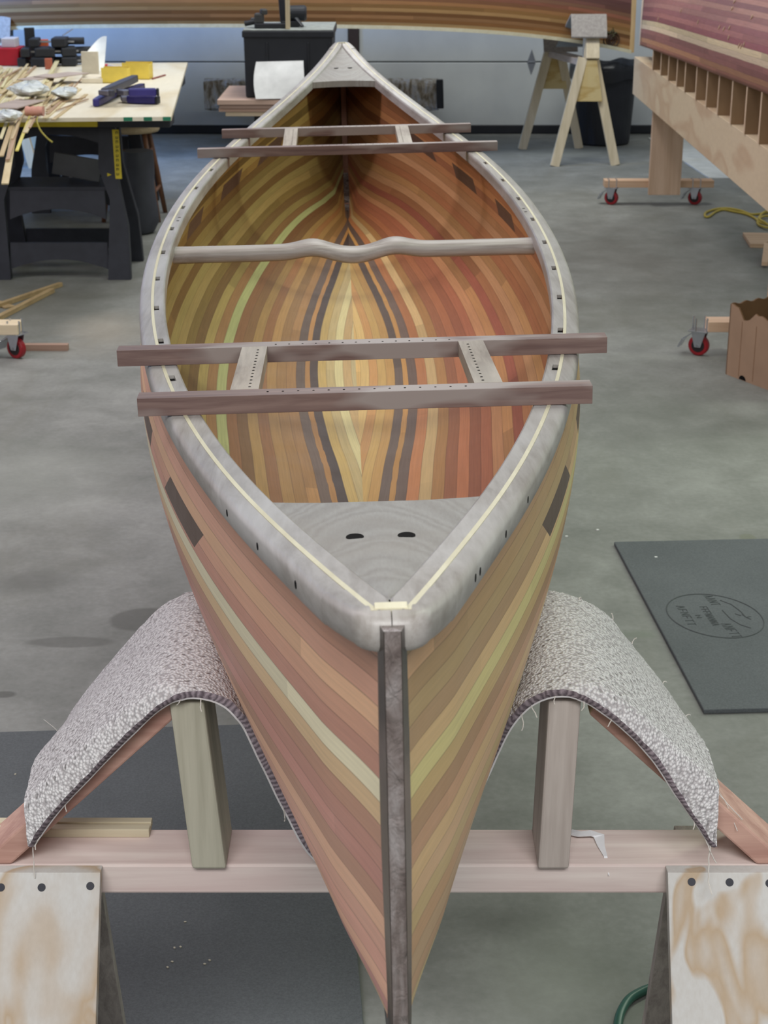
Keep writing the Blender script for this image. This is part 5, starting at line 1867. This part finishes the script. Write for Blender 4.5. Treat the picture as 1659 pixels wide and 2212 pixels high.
def bar_clamp(px, py, ang, L, label, z=TZ + .026):
    p = onz(px, py, TZ); p.z = z
    root = thing('bar_clamp', p, label, 'clamp', 'black bar clamps piled at the back of the table', rot=(0, 0, ang))
    m = MB().box((0, 0, 0), (L, .020, .010)); m.build('bar', M['steel'], root, local=True, bevel=.001)
    m = MB().box((-L / 2 + .02, -.02, 0), (.05, .14, .046)); m.build('fixed_jaw', M['black_plastic'], root, local=True, bevel=.006)
    m = MB().box((L * .18, -.02, .002), (.085, .15, .050)); m.build('sliding_jaw', M['black_plastic'], root, local=True, bevel=.008)
    m = MB().cyl((L * .18 + .03, .03, .002), (L * .18 + .13, .035, .002), .020, 12); m.build('handle', M['black_plastic'], root, local=True)
    return root


bar_clamp(139, 141, .10, .19, 'black bar clamp lying on the table at the right of the clamp pile', TZ + .0265)
bar_clamp(80, 142, -.06, .17, 'black bar clamp lying on the table beside the rust-brown block', TZ + .0265)
bar_clamp(137, 141, .22, .18, 'black bar clamp second up on the right of the clamp pile', TZ + .0785)
bar_clamp(84, 142, .12, .17, 'black bar clamp second up on the left of the clamp pile', TZ + .0785)
bar_clamp(118, 141, .05, .24, 'black bar clamp topmost, lying across the others', TZ + .1305)
p = onz(150, 128, TZ + .1)
o = MB().beam(onz(139, 141, TZ) + Vector((.0, .0, .165)), onz(160, 141, TZ) + Vector((0, .03, .20)), .012, .006).build('steel_rule', M['zinc'], None); tag(o, 'thin bright metal bar poking up out of the clamp pile', 'bar')
box_at(56, 78, 137.5, .20, .03, M['black_plastic'], 'black_case', 'dark upright tool case at the back of the clutter', 'case', .2)

# cream bracket, curled paper
cr_ = plain('cream_plastic', (226, 216, 196), .6)
cb = thing('cream_bracket', (onz(198, 178, TZ).x, onz(198, 178, TZ).y, TZ), 'cream L-shaped wooden bracket standing in front of the curled paper', 'bracket')
a, b = onz(178, 170, TZ), onz(214, 170, TZ)
MB().box(((a.x + b.x) / 2, a.y + .012, TZ + .070), (b.x - a.x, .024, .138)).build('upright_plate', plain('cream_shade', (214, 206, 188), .65), cb, bevel=.002)
a2, b2 = onz(176, 180, TZ), onz(222, 180, TZ)
MB().box(((a2.x + b2.x) / 2, (a2.y + a.y) / 2 - .002, TZ + .013), (b2.x - a2.x, a.y - a2.y, .024)).build('base_plate', cr_, cb, bevel=.002)
rows = []
pA, pB = onz(186, 154, TZ).x, onz(226, 154, TZ).x
py_ = onz(200, 156, TZ).y
for i in range(11):
    t = i / 10; x = pA + (pB - pA) * t; row = []
    for j in range(9):
        q = j / 8
        hgt = .095 + .085 * math.sin(min(1, t * 1.1) * PI / 2)
        row.append(Vector((x + .01 * q * t, py_ + .10 * q + .05 * math.sin(t * PI) * q + .03 * t, TZ + .0015 + hgt * q)))
    rows.append(row)
m = MB().grid(rows); r2 = [[v + Vector((0, .0015, 0)) for v in r] for r in rows]; m.grid(r2)
m.grid([rows[0], r2[0]]); m.grid([rows[-1], r2[-1]]); m.grid([[u[0], w[0]] for u, w in zip(rows, r2)]); m.grid([[u[-1], w[-1]] for u, w in zip(rows, r2)])
tag(m.build('curled_paper', plain('paper_white', (244, 244, 236), .7), None, smooth=True), 'curled white paper standing behind the cream bracket on the table', 'paper')

# yellow trays
yl = plain('tray_yellow', (232, 206, 92), .5, .4)
def tray(px0, px1, pyb, h, d, rz, label):
    a, b = onz(px0, pyb, TZ), onz(px1, pyb, TZ); L = abs(b.x - a.x)
    root = thing('yellow_tray', ((a.x + b.x) / 2, a.y + d / 2, TZ + .0005), label, 'tray', 'yellow trays on the table', rot=(0, 0, rz))
    t = .005
    m = MB().box((0, 0, t / 2), (L, d, t)); m.build('base', yl, root, local=True)
    for s in (-1, 1):
        m = MB().box((0, s * (d / 2 - t / 2), h / 2 + .0002), (L, t, h - .001)); m.build('side_wall', yl, root, local=True)
        m = MB().box((s * (L / 2 - t / 2), 0, h / 2 * .9), (t, d - 2 * t, h * .9)); m.build('end_wall', yl, root, local=True)
    return root
tray(266, 325, 172, .085, .09, -.10, 'yellow plastic tray on the right, further from the cream bracket')
tray(220, 277, 180, .078, .085, -.02, 'yellow plastic tray on the left, touching the cream bracket side')
mk = thing('marker_pen', onz(240, 143, TZ + .012), 'red and white marker lying behind the left yellow tray', 'pen')
MB().cyl(onz(227, 142, TZ + .010), onz(234, 142, TZ + .010), .010, 12).build('cap', plain('marker_red', (190, 40, 60), .4), mk)
MB().cyl(onz(234.2, 142, TZ + .010), onz(254, 146, TZ + .010), .009, 12).build('barrel', plain('marker_white', (226, 214, 206), .4), mk)
o = MB().tube([onz(329, 170, TZ + .005), onz(357, 162, TZ + .005)], .0045, 6).build('pencil', plain('pencil_brown', (140, 76, 66), .5), None); tag(o, 'brown pencil lying alone on the right of the plywood', 'pencil')

# blue squeeze clamps
bl = plain('clamp_blue', (50, 44, 118), .42, .45)
dk_ = plain('clamp_charcoal', (64, 64, 76), .45, .4)


def squeeze_clamp(p0, p1, z, body, label, w=.042, jaw=True, flip=1):
    A, B = onz(p0[0], p0[1], z), onz(p1[0], p1[1], z)
    L = (B - A).length; ang = math.atan2((B - A).y, (B - A).x)
    root = thing('squeeze_clamp', (A + B) / 2, label, 'clamp', 'blue squeeze clamps on the table', rot=(0, 0, ang))
    m = MB()
    prof = [(-L / 2, -w * .34), (-L * .2, -w * .5), (L * .25, -w * .46), (L / 2, -w * .36), (L / 2, w * .36), (L * .1, w * .5), (-L * .3, w * .42), (-L / 2, w * .30)]
    m.prism(prof, (0, 0, -.018), (1, 0, 0), (0, 1, 0), (0, 0, .036)); m.build('handle', body, root, local=True, bevel=.007)
    m = MB().box((L / 2 + .006, 0, 0), (.012, w * .72, .034)); m.build('end_cap', M['black_plastic'], root, local=True, bevel=.003)
    if jaw:
        m = MB().box((-L / 2 - .018, flip * w * .35, 0), (.045, w * 1.3, .022), .5 * flip); m.build('jaw', plain('clamp_steel', (120, 118, 130), .35, .5, .6), root, local=True, bevel=.004)
        m = MB().box((-L / 2 - .040, flip * w * .95, 0), (.026, .024, .028), .5 * flip); m.build('jaw_pad', dk_, root, local=True, bevel=.004)
    return root


squeeze_clamp((206, 222), (252, 197), TZ + .020, bl, 'blue squeeze clamp at the left of the pile, its dark tip nearest the wood strips', .045, False)
squeeze_clamp((262, 202), (306, 188), TZ + .020, plain('clamp_navy', (44, 38, 84), .45), 'dark navy clamp in the middle of the pile under the grey one', .040, False)
squeeze_clamp((276, 214), (338, 216), TZ + .020, bl, 'blue squeeze clamp nearest the table front, pointing right', .052, True, 1)
squeeze_clamp((278, 200), (338, 199), TZ + .060, bl, 'blue squeeze clamp second from the front, on top and pointing right', .045, True, 1)
squeeze_clamp((224, 199), (290, 170), TZ + .062, dk_, 'charcoal grey squeeze clamp lying topmost at the back of the pile', .048, True, -1)

# ------------------------------------------------------------------ floor clutter, left
lath = wood('lath', (150, 128, 92), (180, 156, 116), 'Y', .7)
for (a, b, w, h, lb) in (((-10, 662), (131, 614), .022, .018, 'upper of two thin laths on the floor in front of the sawhorse'), ((-10, 690), (113, 627), .024, .018, 'lower of two thin laths on the floor in front of the sawhorse'), ((-12, 652), (22, 664), .05, .006, 'dark short board end under the two laths at the left edge')):
    A, B = onz(a[0], a[1], h / 2 + .001), onz(b[0], b[1], h / 2 + .001)
    o = MB().beam(A, B, w, h).build('lath', lath, None); tag(o, lb, 'lath', 'laths on the left floor')
A, B = onz(24, 757, .026), onz(147, 755, .026)
lw = thing('cart_foot', (-1.75, 6.15, 0), 'timber cart foot on a red caster, cut off by the left edge of the picture', 'cart')
cfx = onz(44, 720, .14)
fyl = 6.19
xx1 = ony(45, 722, fyl).x
MB().box((xx1 - .32, fyl, .121), (.64, .089, .040)).build('foot_beam', wood('foot_fir3', (214, 194, 160), (230, 214, 184), 'X'), lw, bevel=.002)
caster(8, lw, fyl); caster(0, lw, fyl, x=xx1 - .56)
MB().box((xx1 - .32, fyl + .066, .31), (.187, .038, .49)).build('post', M['pine'], lw, bevel=.002)
o = MB().beam(ony(26, 757, fyl + .12) * 1 , ony(148, 757, fyl + .12), .030, .024).build('batten', wood('batten_brown', (150, 120, 104), (178, 150, 132), 'X'), None)
zmin = min((o.matrix_world @ v.co).z for v in o.data.vertices); 
for v in o.data.vertices: v.co.z -= zmin - .0005
tag(o, 'short square batten lying on the floor beside the left red caster', 'batten')

# ------------------------------------------------------------------ floor clutter, right
cbm = plain('cardboard', (172, 142, 118), .75, .2, 0, .05, 6)
cbi = plain('cardboard_inside', (112, 84, 60), .85, .15)
bx = onz(1567, 808); e1 = (onz(1659, 843) - bx).normalized(); e2 = Vector((-e1.y, e1.x, 0))
if e2.x < 0: e2 = -e2
box = thing('cardboard_box', bx + (e1 + e2) * .2, 'brown cardboard box with a torn open top at the right edge', 'box')
L1, L2, HB = .42, .30, .265
rg = random.Random(9)


def wall(o_, d_, L, nrm_, torn, name):
    n = 26; t = .006
    P, Q = [], []
    for i in range(n + 1):
        q = i / n; h = HB + torn(q)
        P.append((q * L, h))
    for i, (s, h) in enumerate(P): pass
    m = MB(); a = [o_ + d_ * s + Vector((0, 0, h)) for s, h in P]; b = [o_ + d_ * s for s, h in P]
    a2 = [v + nrm_ * t for v in a]; b2 = [v + nrm_ * t for v in b]
    m.grid([b, a]); m.cur = 1; m.grid([b2, a2]); m.grid([a, a2]); m.cur = 0; m.grid([[b[0], b2[0]], [a[0], a2[0]]]); m.grid([[b[-1], b2[-1]], [a[-1], a2[-1]]])
    return m.build(name, [cbm, cbi], box)


def torn_front(q):
    v = 0
    if q > .10: v = -.045 * min(1, (q - .10) / .10)
    if q > .24: v = -.045 + .035 * min(1, (q - .24) / .10)
    if q > .4: v = -.010 + .012 * math.sin(q * 22) * .5
    return v + .003 * math.sin(q * 60)


wall(bx, e1, L1, e2, torn_front, 'box_side')
wall(bx + e1 * L1, e2, L2, -e1, lambda q: -.01 + .004 * math.sin(q * 30), 'box_side')
wall(bx + e2 * L2, e1, L1, -e2, lambda q: .012 + .006 * math.sin(q * 20), 'box_side')
wall(bx, e2, L2, e1, lambda q: .004 * math.sin(q * 34) + .014 * q, 'box_side')
m = MB(); quad_plate(m, [bx + e1 * .003 + e2 * .003, bx + e1 * (L1 - .003) + e2 * .003, bx + e1 * (L1 - .003) + e2 * (L2 - .003), bx + e1 * .003 + e2 * (L2 - .003)], .002, .008); m.build('box_bottom', cbi, box)
for s in (.075, .155):
    p = bx + e1 * s - e2 * .0006; MB().box((p.x, p.y, HB / 2 - .02), (.0016, .0012, HB - .06), math.atan2(e1.y, e1.x)).build('crease', plain('crease', (146, 112, 86), .8), box)
p = ony(1607, 820, bx.y - .09); pc_ = bx + e1 * .098 - e2 * .0008
q = MB(); q.prism([(.019 * math.cos(a), .016 * math.sin(a)) for a in [PI * k / 10 for k in range(11)]], pc_ + Vector((0, 0, .002)), e1, (0, 0, 1), e2 * .001); q.build('hand_hole_shade', M['hole_shade'], box)

cord = plain('cord_yellow', (186, 166, 72), .5, .4)
pts = [onz(1660, 462), onz(1625, 466), onz(1600, 458), onz(1570, 453), onz(1545, 455), onz(1525, 462), onz(1523, 470), onz(1531, 471), onz(1545, 461), onz(1562, 456), onz(1585, 460), onz(1610, 465), onz(1630, 474), onz(1642, 486), onz(1665, 494), onz(1690, 488), onz(1685, 474), onz(1655, 472), onz(1640, 480), onz(1650, 490), onz(1675, 496), onz(1695, 484), onz(1680, 468), onz(1650, 468), onz(1636, 484), onz(1655, 497), onz(1690, 500)]
cp = catmull([(p.x, p.y, .008 + .006 * (i % 4) * (i > 12)) for i, p in enumerate(pts)], 6)
o = MB().tube(cp, .0065, 8).build('extension_cord', cord, None, smooth=True); tag(o, 'coiled yellow extension cord on the floor under the strongback', 'cord')

A = onz(1604, 514, .0)
o = MB(); quad_plate(o, [onz(1620, 535), onz(1648, 536), onz(1690, 512), onz(1604, 510)], .0, .02); tag(o.build('wood_offcut', wood('offcut_pine', (178, 148, 120), (202, 174, 146), 'X'), None, bevel=.001), 'flat pale wood offcut lying on the floor below the yellow cord', 'offcut')
o = MB().beam(onz(1652, 570, .02), onz(1657, 528, .042), .030, .018).build('wood_offcut', wood('offcut_pine2', (196, 164, 136), (216, 188, 160), 'Y'), None); tag(o, 'short stick end leaning against the flat offcut at the right edge', 'offcut')
# white board on the floor under the strongback
o = MB(); quad_plate(o, [onz(1532, 387), onz(1588, 387), onz(1478, 300), onz(1400, 300)], .0, .009)
tag(o.build('white_board', plain('white_board', (196, 198, 194), .6), None, bevel=.001), 'thin white board lying on the floor behind the far strongback post', 'board')
